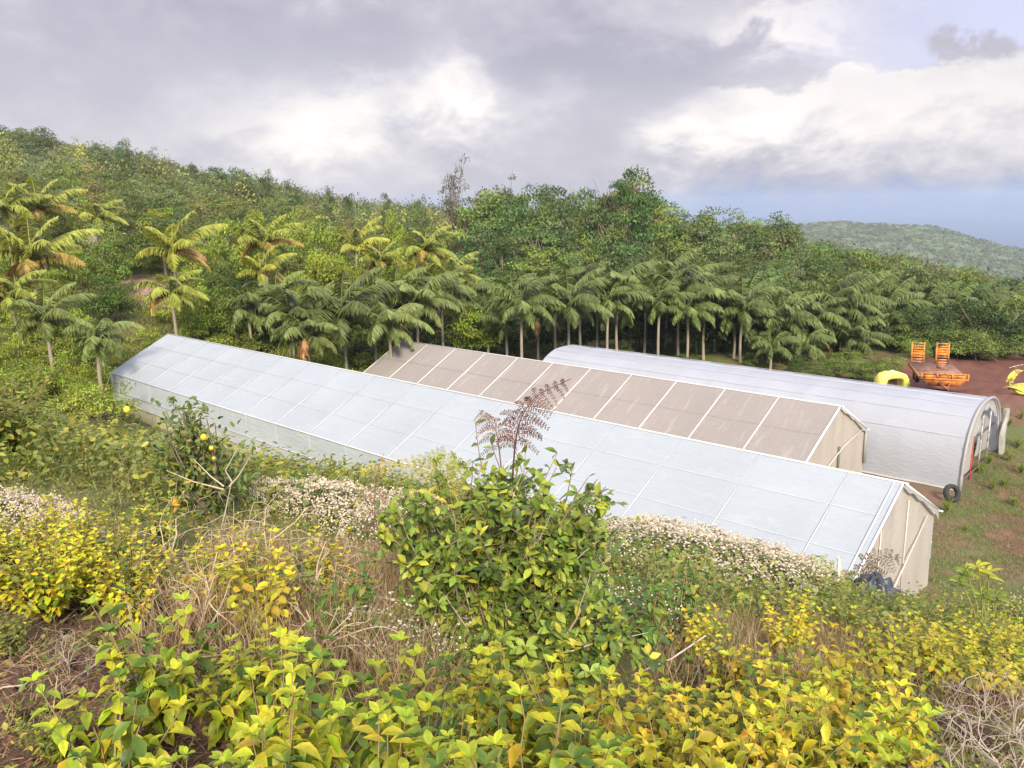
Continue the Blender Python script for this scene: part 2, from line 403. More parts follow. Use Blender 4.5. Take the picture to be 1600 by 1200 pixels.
M_WHITE = attr_mat('white_trim', .45, 5, .2, .4, 0)

# ------------------------------------------------------------------ ground, sea
def build_ground():
    az_f = np.linspace(-.80, .80, 420); az_b = np.linspace(.80, 2 * math.pi - .80, 120)[1:-1]
    azs = np.concatenate([az_f, az_b]); n = len(azs)
    rs = np.concatenate([[0.3], np.geomspace(.8, 9000, 520)]); k = len(rs)
    R_, Z_ = np.meshgrid(rs, azs, indexing='ij'); X = R_ * np.sin(Z_); Y = R_ * np.cos(Z_)
    Z = hgt(X, Y)
    q = X * B[0] + Y * B[1]; t = X * A[0] + Y * A[1]
    n1 = vnoise(X * .6, Y * .6, 7); n2 = vnoise(X * 2.3, Y * 2.3, 8); n3 = vnoise(X * .12, Y * .12, 9)
    nn = (n1 * .5 + n2 * .3 + n3 * .2)[..., None]
    soil = np.array([.125, .082, .06]); red = np.array([.14, .066, .048]); green = np.array([.11, .15, .04]); dry = np.array([.24, .19, .11]); dark = np.array([.045, .06, .02])
    C = green * (1 - sstep(nn, .3, .65)) + (dry * .55 + green * .45) * sstep(nn, .3, .65)
    yard = (sstep(q, 17, 20) * (1 - sstep(R_, 60, 80)))[..., None]
    C = C * (1 - yard) + yard * (np.array([.12, .14, .055]) * (1 - sstep(nn, .38, .6)) + np.array([.18, .125, .085]) * sstep(nn, .38, .6))
    # red-brown bare earth: machinery yard and the track to the right of the houses
    ex = np.exp(-((X - 46) / 14.) ** 2 - ((Y - 57) / 15.) ** 2) * 3.2
    tr = np.exp(-((q - 33 - (5 - t) * .3) / 5.5) ** 2) * sstep(8 - t, 2.2, 5.0) * .8
    w = sstep((np.maximum(ex, tr))[..., None] + (nn - .5) * .9, .4, .75)
    C = C * (1 - w) + red * w * (.8 + .5 * n2[..., None])
    for (u, v, rad) in ((1610, 780, 1.7), (1595, 812, 1.5), (1580, 842, 1.3), (1605, 860, 1.6), (1590, 640, 2.2), (1570, 655, 1.3)):
        p = on_ground(u, v); g = np.exp(-((X - p.x) ** 2 + (Y - p.y) ** 2) / rad ** 2)[..., None]
        w = sstep(g + (nn - .5) * .9, .25, .6); C = C * (1 - w) + np.array([.17, .10, .075]) * w * (.7 + .6 * n2[..., None])
    # bare soil on the bank near the camera
    for (u, v, rad) in ((70, 1010, 1.1), (120, 1120, .8), (1520, 1080, .7), (1130, 1010, .5), (520, 1010, .5), (240, 960, .6), (700, 1040, .5)):
        p = on_ground(u, v); g = np.exp(-((X - p.x) ** 2 + (Y - p.y) ** 2) / rad ** 2)[..., None]
        w = sstep(g + (nn - .5) * .5, .3, .6); C = C * (1 - w) + soil * w * (.6 + .8 * n2[..., None])
    # cleared earth between the palms on the left slope
    for (u, v, rad) in ((205, 455, 6), (135, 375, 5), (290, 480, 4), (400, 440, 4)):
        p = on_ground(u, v); g = np.exp(-((X - p.x) ** 2 + (Y - p.y) ** 2) / rad ** 2)[..., None]
        w = sstep(g + (nn - .5) * .4, .3, .6); C = C * (1 - w) + np.array([.34, .225, .175]) * w * (.75 + .5 * n2[..., None])
    far = sstep(R_, 100, 150)[..., None]; C = C * (1 - far) + far * np.array([.09, .12, .05]) * (.8 + .4 * n3[..., None])
    fh = sstep(R_, 700, 1300)[..., None]; C = C * (1 - fh) + fh * np.array([.14, .18, .085])
    idx = np.arange(k * n).reshape(k, n)
    a = idx[:-1]; b = idx[1:]
    Fq = np.stack([a, b, np.roll(b, -1, 1), np.roll(a, -1, 1)], -1).reshape(-1, 4)
    mb = MB(); mb.add(np.stack([X, Y, Z], -1).reshape(-1, 3), Fq, C.reshape(-1, 3))
    mb.f.append(np.array([[idx[0, i], idx[0, (i + 1) % n], idx[0, (i + n // 2) % n]] for i in range(0)]).reshape(0, 3).astype(int)); mb.m.append(np.zeros(0))
    m, T, bs = mat('earth')
    at_ = T.new('ShaderNodeAttribute', attribute_name='col'); tc = T.new('ShaderNodeTexCoord')
    n1 = T.noise(tc.outputs['Object'], 9, 8, .65); n2 = T.noise(tc.outputs['Object'], .09, 6, .7)
    k1 = T.math('ADD', .55, T.math('MULTIPLY', n1, .9)); k2 = T.math('ADD', .7, T.math('MULTIPLY', n2, .6))
    sc = T.new('ShaderNodeVectorMath', operation='SCALE'); T.l.new(at_.outputs['Color'], sc.inputs[0]); T.l.new(T.math('MULTIPLY', k1, k2), sc.inputs['Scale'])
    T.l.new(sc.outputs[0], bs.inputs['Base Color']); bs.inputs['Roughness'].default_value = .95; bs.inputs['Specular IOR Level'].default_value = .1
    bp = T.new('ShaderNodeBump'); bp.inputs['Strength'].default_value = .8; bp.inputs['Distance'].default_value = .06
    T.l.new(n1, bp.inputs['Height']); T.l.new(bp.outputs[0], bs.inputs['Normal'])
    tag(mb.build('ground', m), kind='structure')
    s = MB(); s.add([(-9000, 600, -190), (9000, 600, -190), (9000, 9000, -190), (-9000, 9000, -190)], [(0, 1, 2, 3)])
    m, T, bs = mat('sea_water'); bs.inputs['Base Color'].default_value = (.03, .07, .14, 1); bs.inputs['Roughness'].default_value = .35
    tag(s.build('sea', m), kind='structure')
build_ground()

# ------------------------------------------------------------------ greenhouses
def to_world(q, t, z): return (B[0] * q + A[0] * t, B[1] * q + A[1] * t, z)
def grid(mb, P, c=(1, 1, 1), m=0):
    a, b = P.shape[:2]; i = np.arange(a * b).reshape(a, b)
    F = np.stack([i[:-1, :-1], i[1:, :-1], i[1:, 1:], i[:-1, 1:]], -1).reshape(-1, 4)
    mb.add(P.reshape(-1, 3), F, c, m)
def panel(mb, f, nu, nv, c=(1, 1, 1), m=0):
    U, V = np.meshgrid(np.linspace(0, 1, nu), np.linspace(0, 1, nv), indexing='ij'); grid(mb, f(U, V), c, m)

def gable_house(root, W, L, he, hr, bay, roof_m, rng, kind):
    ys = np.arange(0, L + .01, bay) if abs((L / bay) - round(L / bay)) < .01 else np.concatenate([[0], np.arange(L % bay, L + .01, bay)])
    def slope_pt(side, k, y, off=0):       # k 0 at eave, 1 at ridge; side 0 front, 1 back
        x = W / 2 * k if side == 0 else W - W / 2 * k
        nx = -(hr - he) * (1 if side == 0 else -1); nz = W / 2; l = math.hypot(nx, nz)
        return np.stack(np.broadcast_arrays(x + off * nx / l, y, he + (hr - he) * k + off * nz / l), -1)
    roof = MB()
    for side in (0, 1):
        def f(U, V, side=side):
            y = -.12 + U * (L + .24); ph = np.interp(y, ys, np.arange(len(ys)))
            sag = -.045 * np.abs(np.sin(ph * math.pi)) * np.sin(V * math.pi) - .012 * vnoise(U * 90, V * 6, 3)
            return slope_pt(side, V, y, sag)
        panel(roof, f, int(L * 3), 14)
    roof_o = roof.build('roof', roof_m, root)
    # ridge and eave pipes
    for nm, x, z in (('ridge_pipe', W / 2, hr + .01), ('eave_pipe', -.02, he - .02), ('eave_pipe', W + .02, he - .02)):
        mb = MB(); mb.tube([(x, -.25, z), (x, L * .33, z + .01), (x, L * .66, z), (x, L + .1, z)], .03, 6, (.62, .65, .68)); mb.build(nm, M_WHITE, root)
    # battens over each frame
    for i, y in enumerate(ys):
        mb = MB(); tone = (.64, .67, .71) if kind == 1 else (.78, .76, .72)
        w = .028 if kind == 1 else .075
        for side in (0, 1):
            a = slope_pt(side, 0.0, y, .02); b = slope_pt(side, .62 if kind == 1 else .99, y, .02); c = slope_pt(side, .99, y, .012)
            mb.bar(a, b, w, .02, tone)
            if kind == 1: mb.bar(b + (c - b) * .01, c, w * .7, .008, (.52, .56, .60))  # grey upper strip paints the pipe's shadow showing through the film
        if 0 < i: mb.build('roof_batten', M_WHITE, roof_o)
    for k in ((.33, .68) if kind == 1 else (.5,)):
        mb = MB()
        for side in (0, 1):
            mb.bar(slope_pt(side, k, .1, .006), slope_pt(side, k, L - .1, .006), .009 if kind == 1 else .012, .006, (.60, .645, .70) if kind == 1 else (.30, .27, .25))
        mb.build('purlin', M_WHITE, roof_o)
    # frame posts
    for y in ys:
        for x in (-.035 if kind == 1 else .04, W - .04):
            mb = MB(); mb.tube([(x, y + .03, -.3), (x, y + .03, he - .03)], .012 if kind == 1 else .03, 6, (.40, .44, .47)); mb.build('post', M_WHITE, root)
    # edge of the film at the near gable: doubled rope line and a limp overhanging flap
    mb = MB()
    for side in (0, 1):
        for dy, r in ((-.11, .032), (.12, .02)) if kind == 1 else ((-.11, .05),):
            mb.tube([slope_pt(side, 0, dy, .015), slope_pt(side, .5, dy, .03), slope_pt(side, .985, dy, .02)], r, 6, (.86, .87, .88))
    mb.build('edge_trim', M_WHITE, root)
    fl = MB()
    for side in (0, 1):
        def f(U, V, side=side):
            p = slope_pt(side, U, -.12, 0)
            drop = (.06 + .22 * vnoise(U * 7, U * 0, 4 + side) ** 2 + (.30 * (1 - U) ** 3 if side == 1 else 0)) * V
            p = p.copy(); p[..., 2] -= drop; p[..., 1] += .03 * V * (vnoise(U * 12, V * 2, 9) - .5); p[..., 0] += (.25 * V * (U < .12)) * (1 if side else -1) * (.6)
            return p
        panel(fl, f, 60, 5)
    fl.build('edge_flap', M_FLAP, root)
    # gable ends
    for y, nm in ((0.0, 'end_wall'), (L, 'end_wall')):
        mb = MB()
        def f(U, V, y=y):
            x = U * (W - .1) + .05; top = he + (hr - he) * (1 - np.abs(x - W / 2) / (W / 2)) - .03
            z = -.12 + V * (top + .12)
            return np.stack([x, y + .03 * (vnoise(U * 16, V * 2, 5) - .5) * 2 + .02 * np.sin(U * 30), z], -1)
        panel(mb, f, 60, 16); w = mb.build(nm, M_NET, root)
    return ys, slope_pt

M_FLAP = film_mat('film_flap', (.62, .62, .60, 1), (.55, .55, .52, .5), .35, .4, alpha=.05)
rng = np.random.default_rng(11)
# front greenhouse
gh1 = empty('greenhouse', to_world(19.35, 6.7, -12.5), YAW, 'long gabled greenhouse with pale blue white film roof, nearest to the shrubs', 'greenhouse')
W, L, HE, HR = 7.92, 46.7, 2.6, 4.61
ys, sp = gable_house(gh1, W, L, HE, HR, 2.83, M_FILM, rng, 1)
for x, nm in ((0, 'side_film'), (W, 'side_film')):
    mb = MB(); sg = -1 if x == 0 else 1
    panel(mb, lambda U, V: np.stack([x + sg * (.015 + .03 * (vnoise(U * 70, V * 3, 6) - .5)), U * L, HE - .03 - V * 1.15], -1), 200, 6); mb.build(nm, M_SIDE, gh1)
    mb = MB(); panel(mb, lambda U, V: np.stack([x + sg * (.05 + .05 * V + .05 * (vnoise(U * 60, V * 3, 7) - .5)), U * L, HE - 1.12 - V * (.58 + .10 * vnoise(U * 22, U * 0, 8))], -1), 200, 6, (.93, .90, .86)); mb.build('curtain', M_SIDE, gh1)
    mb = MB(); panel(mb, lambda U, V: np.stack([x + sg * .0 + 0 * U, U * L, HE - 1.55 - V * 1.35], -1), 100, 4); mb.build('lower_wall', M_MOSS, gh1)
    mb = MB(); mb.tube([(x + sg * .07, 0, HE - 1.16), (x + sg * .07, L * .5, HE - 1.14), (x + sg * .07, L, HE - 1.16)], .022, 5, (.55, .57, .58)); mb.build('curtain_pipe', M_WHITE, gh1)
mb = MB(); mb.tube([(W * .18, -.12, .2), (W * .5, -.10, 1.35), (W * .86, -.09, 2.75)], .022, 6, (.60, .55, .48)); mb.build('brace', M_WHITE, gh1)
mb = MB(); mb.tube([(W * .33, -.03, 0), (W * .33, -.03, 3.6)], .018, 6, (.60, .54, .46)); mb.build('end_post', M_WHITE, gh1)
mb = MB(); mb.tube([(W * .62, -.03, 0), (W * .62, -.03, 3.8)], .018, 6, (.60, .54, .46)); mb.build('end_post', M_WHITE, gh1)
# middle greenhouse
gh2 = empty('greenhouse', to_world(34.23, 14.05, -14.15), YAW, 'gabled greenhouse roofed in brown grey shade net between the two white ones', 'greenhouse')
W, L, HE, HR = 7.98, 33.0, 2.4, 4.43
gable_house(gh2, W, L, HE, HR, 3.0, M_SHADE, rng, 2)
for x in (0, W):
    sg = -1 if x == 0 else 1
    mb = MB(); panel(mb, lambda U, V: np.stack([x + sg * (.02 + .03 * (vnoise(U * 50, V * 3, 6) - .5)), U * L, HE - .03 - V * (HE + .1)], -1), 150, 8, (.9, .9, .92)); mb.build('side_net', M_NET, gh2)
mb = MB(); mb.bar((W * .54, -.07, 0), (W * .54, -.07, 2.3), .09, .09, (.10, .16, .12)); mb.build('door_post', M_PAINT, gh2)
mb = MB(); mb.tube([(W * .22, -.1, 1.25), (W * .60, -.1, 2.2), (W * .97, -.09, 3.0 - .4)], .028, 6, (.66, .60, .52)); mb.build('brace', M_WHITE, gh2)
mb = MB(); mb.box((W * .99, -.1, HE * .5 + .3), (.14, .10, 1.9), (.85, .85, .82)); mb.build('corner_film', M_FLAP, gh2)
# ribbon of pale algae-bleached film along the ridge of the middle house
# tunnel greenhouse
gh3 = empty('tunnel_greenhouse', to_world(42.55, 9.5, -14.35), YAW, 'arched tunnel greenhouse in lavender white film with a torn open end', 'greenhouse')
W, L, H = 7.4, 28.0, 4.05
def hoop(u, y, off=0):
    a = np.asarray(u) * math.pi
    cx = -np.cos(a); sx = np.sin(a)
    x = W / 2 + (W / 2 + off) * np.sign(cx) * np.abs(cx) ** .80; z = (H + off) * np.abs(sx) ** .74 
    return np.stack(np.broadcast_arrays(x, y, z), -1)
mb = MB()
def f3(U, V):
    y = -.1 + U * (L + .2)
    off = -.03 * np.abs(np.sin(U * 10 * math.pi)) + .03 * (vnoise(U * 60, V * 14, 4) - .5)
    return hoop(V, y, off)
panel(mb, f3, 120, 40); mb.build('tunnel_film', M_FILM3, gh3)
for i in range(11):
    mb = MB(); mb.tube(hoop(np.linspace(0.01, .99, 26), i * L / 10 + (.02 if i else -.06), -.07), .026, 6, (.60, .61, .64)); mb.build('hoop', M_WHITE, gh3)
mb = MB(); mb.tube(hoop(np.linspace(0.0, 1, 30), -.1, .03), .085, 6, (.86, .86, .90)); mb.build('edge_roll', M_FLAP, gh3)
for k in (.20, .32, .415, .5, .585, .68, .80):
    mb = MB(); p = hoop(np.full(12, k), np.linspace(.1, L, 12), .012 if k != .5 else .02); mb.tube(p, .011, 5, (.52, .53, .58) if k != .5 else (.7, .7, .76)); mb.build('purlin', M_WHITE, gh3)
mb = MB(); mb.bar((-.05, -.1, .1), (-.05, L, .1), .10, .22, (.84, .84, .88)); mb.build('ground_skirt', M_FLAP, gh3)
mb = MB(); panel(mb, lambda U, V: np.stack([.25 + 2.0 * U, -.02 + .05 * vnoise(U * 9, V * 3, 4), .7 + V * (1.6 + 1.0 * U)], -1), 12, 8); mb.build('added_pale_sheet', M_FLAP, gh3)  # sheet added to lighten the left part of the opening
mb = MB(); panel(mb, lambda U, V: np.stack([4.3 + 2.7 * U, .25 + .12 * vnoise(U * 9, V * 3, 4), .75 + V * (2.5 - .9 * U)], -1), 14, 8); mb.build('added_pale_sheet', M_FLAP, gh3)  # sheet added inside to cover the dark backlit far wall
mb = MB()   # torn curtain hanging in the arch
def fc(U, V):
    p = hoop(.10 + U * .82, 0 * U - .02, -.05); drop = (.22 + .75 * vnoise(U * 7.3, U * 0, 12) ** 2 + .5 * np.exp(-((U - .30) / .12) ** 2) + .25 * vnoise(U * 31, U * 0, 2)) * V
    p[..., 2] = p[..., 2] - drop; p[..., 1] += .12 * (vnoise(U * 17, V * 2, 5) - .5) * V; return p
panel(mb, fc, 90, 12); mb.build('torn_curtain', M_FLAP, gh3)
mb = MB()
def fd(U, V): return np.stack([W - .55 + .5 * U + .10 * np.sin(V * 9), -.35 + .12 * np.sin(U * 20 + V * 4), .05 + V * 2.9], -1)
panel(mb, fd, 20, 24); mb.build('hanging_sheet', M_FLAP, gh3)
for x, c in ((W * .28, (.55, .06, .08)), (W * .5, (.45, .47, .50)), (W * .72, (.45, .47, .50))):
    mb = MB(); mb.tube([(x, .0, -.1), (x, .0, 2.6 if c[1] < .1 else 3.2)], .045, 6, c); mb.build('end_post', M_PAINT, gh3)
mb = MB(); mb.bar((W * .12, .05, 2.2), (W * .9, .05, 2.2), .06, .06, (.12, .14, .18)); mb.build('cross_rail', M_PAINT, gh3)
mb = MB(); mb.bar((W * .14, .1, 2.3), (W * .6, .1, 3.3), .05, .05, (.12, .14, .18)); mb.build('brace', M_PAINT, gh3)
mb = MB(); mb.bar((W * .1, -.05, .55), (W * .9, -.05, .5), .06, .06, (.10, .11, .12)); mb.build('cross_rail', M_PAINT, gh3)
mb = MB()
panel(mb, lambda U, V: np.stack([.1 + U * (W - .2), 0 * U + L, V * H * np.abs(np.sin(np.arccos(np.clip(1 - 2 * U, -1, 1)))) ** .85], -1), 30, 6); mb.build('end_wall', M_FILM3, gh3)

# ------------------------------------------------------------------ yard machinery
def gz(x, y, dz=0): return Vector((x, y, H1(x, y) + dz))
OR = (.66, .26, .06); RUST = (.33, .20, .15)
def build_trailer():
    p = at(1474, 609, 54.5); g = gz(p.x, p.y)
    fwd = at(1436, 580, 61.5) - p; rz = math.atan2(fwd.y, fwd.x) - math.pi / 2
    r = empty('trailer', g, rz - .06, 'orange flatbed trailer with a rusty deck and two raised ladder ramps', 'trailer')
    w, l, hd = 2.9, 5.8, .95
    mb = MB(); mb.box((0, l / 2, hd), (w, l, .07), RUST); 
    for k in range(7): mb.box((0, .5 + k * .8, hd + .04), (w - .1, .04, .02), (.16, .08, .06))
    mb.build('deck', M_PAINT, r)
    mb = MB()
    for sx in (-1, 1): mb.box((sx * (w / 2 + .03), l / 2, hd - .06), (.08, l, .2), (.42, .18, .06))
    for k in range(4): mb.box((0, .6 + k * 1.5, hd - .14), (w, .1, .18), (.3, .14, .07))
    for sx in (-.55, .55): mb.box((sx, l / 2, hd - .22), (.12, l, .24), (.3, .14, .07))
    mb.build('chassis', M_PAINT, r)
    mb = MB()   # front board with recessed panels
    mb.box((0, -.08, hd + .36), (w + .1, .08, .10), OR); mb.box((0, -.08, hd - .02), (w + .1, .09, .12), OR)
    for x in (-w / 2, -w / 6, w / 6, w / 2): mb.box((x, -.08, hd + .17), (.12, .085, .4), OR)
    for x in (-w / 3, w / 3): mb.box((x, -.05, hd + .17), (w / 3.2, .03, .30), (.66, .30, .07))
    mb.box((0, -.05, hd + .17), (w / 3.2, .03, .3), (.55, .20, .04))
    mb.add([(-w / 2 + .1, -.1, hd - .06), (w / 2 - .1, -.1, hd - .06), (w / 2 - .5, -.1, hd - .5), (-w / 2 + .5, -.1, hd - .5),
            (-w / 2 + .1, .02, hd - .06), (w / 2 - .1, .02, hd - .06), (w / 2 - .5, .02, hd - .5), (-w / 2 + .5, .02, hd - .5)],
           [(0, 3, 2, 1), (4, 5, 6, 7), (0, 1, 5, 4), (1, 2, 6, 5), (2, 3, 7, 6), (3, 0, 4, 7)], (.55, .19, .04))
    mb.build('front_board', M_PAINT, r)
    mb = MB(); mb.bar((-.35, 0, hd - .3), (0, -1.3, hd - .45), .1, .12, (.4, .15, .05)); mb.bar((.35, 0, hd - .3), (0, -1.3, hd - .45), .1, .12, (.4, .15, .05)); mb.tube([(0, -1.3, hd - .45), (0, -1.5, hd - .45)], .08, 8, (.15, .1, .08)); mb.build('drawbar', M_PAINT, r)
    for sx in (-1, 1):
        for yy in (3.0, 3.95):
            mb = MB(); a = np.linspace(0, 2 * math.pi, 21)[:-1]
            xc = sx * (w / 2 - .22); mb.tube([(xc - .13, yy, .42), (xc - .10, yy, .42), (xc + .10, yy, .42), (xc + .13, yy, .42)], [.36, .42, .42, .36], 16, (.03, .03, .03))
            wo = mb.build('wheel', M_RUBBER, r); mb = MB(); mb.tube([(xc - .14, yy, .42), (xc + .14, yy, .42)], .22, 16, (.40, .18, .07)); mb.build('rim', M_PAINT, wo)
    for sx in (-1, 1):
        mb = MB(); cx = sx * .85; y0 = l + .02; y1 = l + .28; h = 1.6; hw = .42
        for s2 in (-1, 1): mb.bar((cx + s2 * hw, y0, hd - .02), (cx + s2 * hw, y1, hd + h), .11, .12, (.62, .24, .05))
        for k in range(8):
            f_ = (k + .5) / 8; c = (.80, .27, .04) if k in (3, 4, 5) else (.62, .30, .10)
            mb.bar((cx - hw, y0 + (y1 - y0) * f_, hd + h * f_), (cx + hw, y0 + (y1 - y0) * f_, hd + h * f_), .05, .20 if k in (4, 5) and sx > 0 or k == 3 else .09, c)
        mb.build('ramp', M_PAINT, r)
    mb = MB()
    for k in range(4): mb.tube([(-.9 + .25 * k, 2.4 + .3 * k, hd + .07), (.1 + .25 * k, 2.9 + .1 * k, hd + .1)], .05, 5, (.30, .13, .07))
    tag(mb.build('pole_bundle', M_PAINT), 'rusty poles lying on the deck of the orange trailer', 'poles').matrix_world = Matrix.Translation(g) @ Matrix.Rotation(rz - .06, 4, 'Z')
    mb = MB(); mb.box((.35, 3.4, hd + .22), (.5, .4, .34), (.3, .15, .1)); mb.box((.35, 3.4, hd + .41), (.54, .44, .04), (.4, .2, .12)); mb.box((.1, 3.4, hd + .25), (.02, .3, .1), (.1, .06, .05))
    tag(mb.build('tool_box', M_PAINT), 'small rusty tool box standing on the trailer deck', 'tool box').matrix_world = Matrix.Translation(g) @ Matrix.Rotation(rz - .06, 4, 'Z')
build_trailer()

def round_slab(path, w, th, mb, col, n=10):
    """closed rounded-section bar swept along path (x,z) at depth w"""
    path = np.array(path, float); tan = np.gradient(path, axis=0); tan /= np.linalg.norm(tan, axis=1)[:, None]; nrm = np.stack([-tan[:, 1], tan[:, 0]], 1)
    a = np.arange(n) * 2 * math.pi / n; ca = np.sign(np.cos(a)) * np.abs(np.cos(a)) ** .5; sa = np.sign(np.sin(a)) * np.abs(np.sin(a)) ** .5
    th = np.broadcast_to(th, len(path))
    V = np.zeros((len(path), n, 3))
    V[..., 0] = path[:, None, 0] + nrm[:, None, 0] * ca * th[:, None] / 2; V[..., 2] = path[:, None, 1] + nrm[:, None, 1] * ca * th[:, None] / 2; V[..., 1] = sa * w / 2
    k = len(path); i = np.arange(k - 1)[:, None] * n; j = np.arange(n)[None]; j2 = (j + 1) % n
    F = np.stack([i + j, i + j2, i + n + j2, i + n + j], -1).reshape(-1, 4); mb.add(V.reshape(-1, 3), F, col)
    for s0 in (0, (k - 1) * n): mb.f.append(np.array([[mb.n - k * n + s0 + q for q in range(n)]])); mb.m.append(np.zeros(1))
p = at(1393, 601, 57.0); g = gz(p.x, p.y)
tk = empty('spray_tank', g + Vector((0, 0, .05)), .12, 'pale yellow saddle shaped plastic tank standing beside the orange trailer', 'tank')
mb = MB(); th = [.5, .62, .66, .60, .55, .52, .50, .50, .52, .5, .48, .42]
round_slab([(-.86, .0), (-.92, .4), (-.86, .85), (-.70, 1.12), (-.35, 1.22), (0, 1.22), (.4, 1.20), (.75, 1.08), (.88, .85), (.92, .5), (.95, .2), (.95, -.02)], 1.0, th, mb, (.70, .66, .16), 12)
mb.build('tank_shell', M_PLASTIC, tk)
mb = MB(); mb.tube([(-.05, 0, 1.44), (-.05, 0, 1.56)], .17, 12, (.75, .74, .55)); mb.build('filler_cap', M_PLASTIC, tk)
mb = MB(); mb.box((1.22, -.1, .42), (.14, .5, .5), (.66, .62, .14)); mb.box((1.3, -.1, .52), (.05, .3, .2), (.6, .55, .12)); mb.build('side_lug', M_PLASTIC, tk)
mb = MB()
for x in (-.9, .95): mb.box((x, 0, -.08), (.3, 1.0, .14), (.12, .1, .08))
mb.build('foot', M_PAINT, tk)
# small red drum half hidden behind the tunnel
p = at(1362, 603, 56.0); g = gz(p.x, p.y); dr = empty('drum', g, 0, 'small red drum just showing behind the tunnel greenhouse', 'drum')
mb = MB(); mb.tube([(0, 0, 0), (0, 0, .06), (0, 0, .45), (0, 0, .5), (0, 0, .85), (0, 0, .9)], [.3, .32, .3, .32, .3, .31], 12, (.62, .06, .08)); mb.build('barrel', M_PLASTIC, dr)
mb = MB(); mb.tube([(0, 0, .9), (0, 0, .93)], .24, 12, (.5, .05, .06)); mb.build('lid', M_PLASTIC, dr)
# yellow implement at the right edge
p = at(1604, 602, 53.0); g = gz(p.x, p.y); im = empty('farm_implement', g, .5, 'yellow green farm implement with a curved hood at the right edge', 'implement')
YG = (.62, .62, .07)
mb = MB(); mb.tube([(-1.7, -.5, .45), (.2, -1.15, .10), (1.3, -1.2, .10)], .07, 6, YG); mb.tube([(-1.7, -.5, .45), (-.5, .9, .55), (1.4, .8, .5)], .07, 6, YG)
mb.tube([(1.3, -1.2, .12), (1.4, .8, .5)], .07, 6, YG); mb.tube([(.2, -1.15, .10), (.3, .85, .5)], .05, 6, (.3, .28, .1)); mb.build('frame', M_PAINT, im)
mb = MB(); th_ = .05
for dz in (0, th_): panel(mb, lambda U, V: np.stack([-1.5 + 2.7 * U, -.55 - .5 * U + (1.35 + .3 * U) * V, .5 - .32 * U * (1 - V) + .14 * np.sin(V * 3) + dz], -1), 8, 6, YG)
mb.build('deck_plate', M_PAINT, im)
mb = MB(); a = np.linspace(.1, math.pi - .3, 14)
panel(mb, lambda U, V: np.stack([.2 + 1.1 * np.cos(3.0 - U * 2.4), .4 + .5 * V, .75 + .85 * np.sin(3.0 - U * 2.4)], -1), 14, 4, (.60, .58, .10)); mb.tube([(-.85, .65, .4), (-.85, .65, 1.0)], .07, 6, (.28, .22, .17)); mb.build('hood', M_PAINT, im)
mb = MB(); mb.tube([(-1.0, .7, 1.9), (-.3, .7, 1.95), (.6, .7, 1.93)], .03, 5, (.6, .6, .55)); mb.tube([(-.3, .7, 1.95), (-.2, .65, 1.3)], .03, 5, (.3, .3, .28)); mb.build('lift_arm', M_PAINT, im)
for x in (-.6, 0, .6):
    mb = MB(); mb.tube([(x, -.8, .5), (x, -.7, .2), (x, -.95, -.02)], [.05, .05, .02], 5, (.25, .22, .2)); mb.build('tine', M_PAINT, im)

def tyre(loc, R, r_, label, tilt):
    rt = empty('tyre', loc, 0, label, 'tyre')
    mb = MB(); nu, nv = 32, 12
    U, V = np.meshgrid(np.arange(nu + 1) / nu * 2 * math.pi, np.arange(nv + 1) / nv * 2 * math.pi, indexing='ij')
    rr = R - r_ + r_ * np.cos(V) * .9; P = np.stack([rr * np.cos(U), r_ * 1.1 * np.sin(V), rr * np.sin(U)], -1)
    P = P * (1 + .01 * (np.cos(U * 32) > 0)[..., None] * (np.cos(V) > .5)[..., None]); grid(mb, P, (.035, .035, .038)); mb.build('tread', M_RUBBER, rt)
    rt.rotation_euler = tilt; return rt
p = on_ground(1486, 783); tyre(p + Vector((0, 0, .40)), .46, .125, 'black tyre leaning against the corner of the tunnel greenhouse', (math.radians(-22), 0, .25))

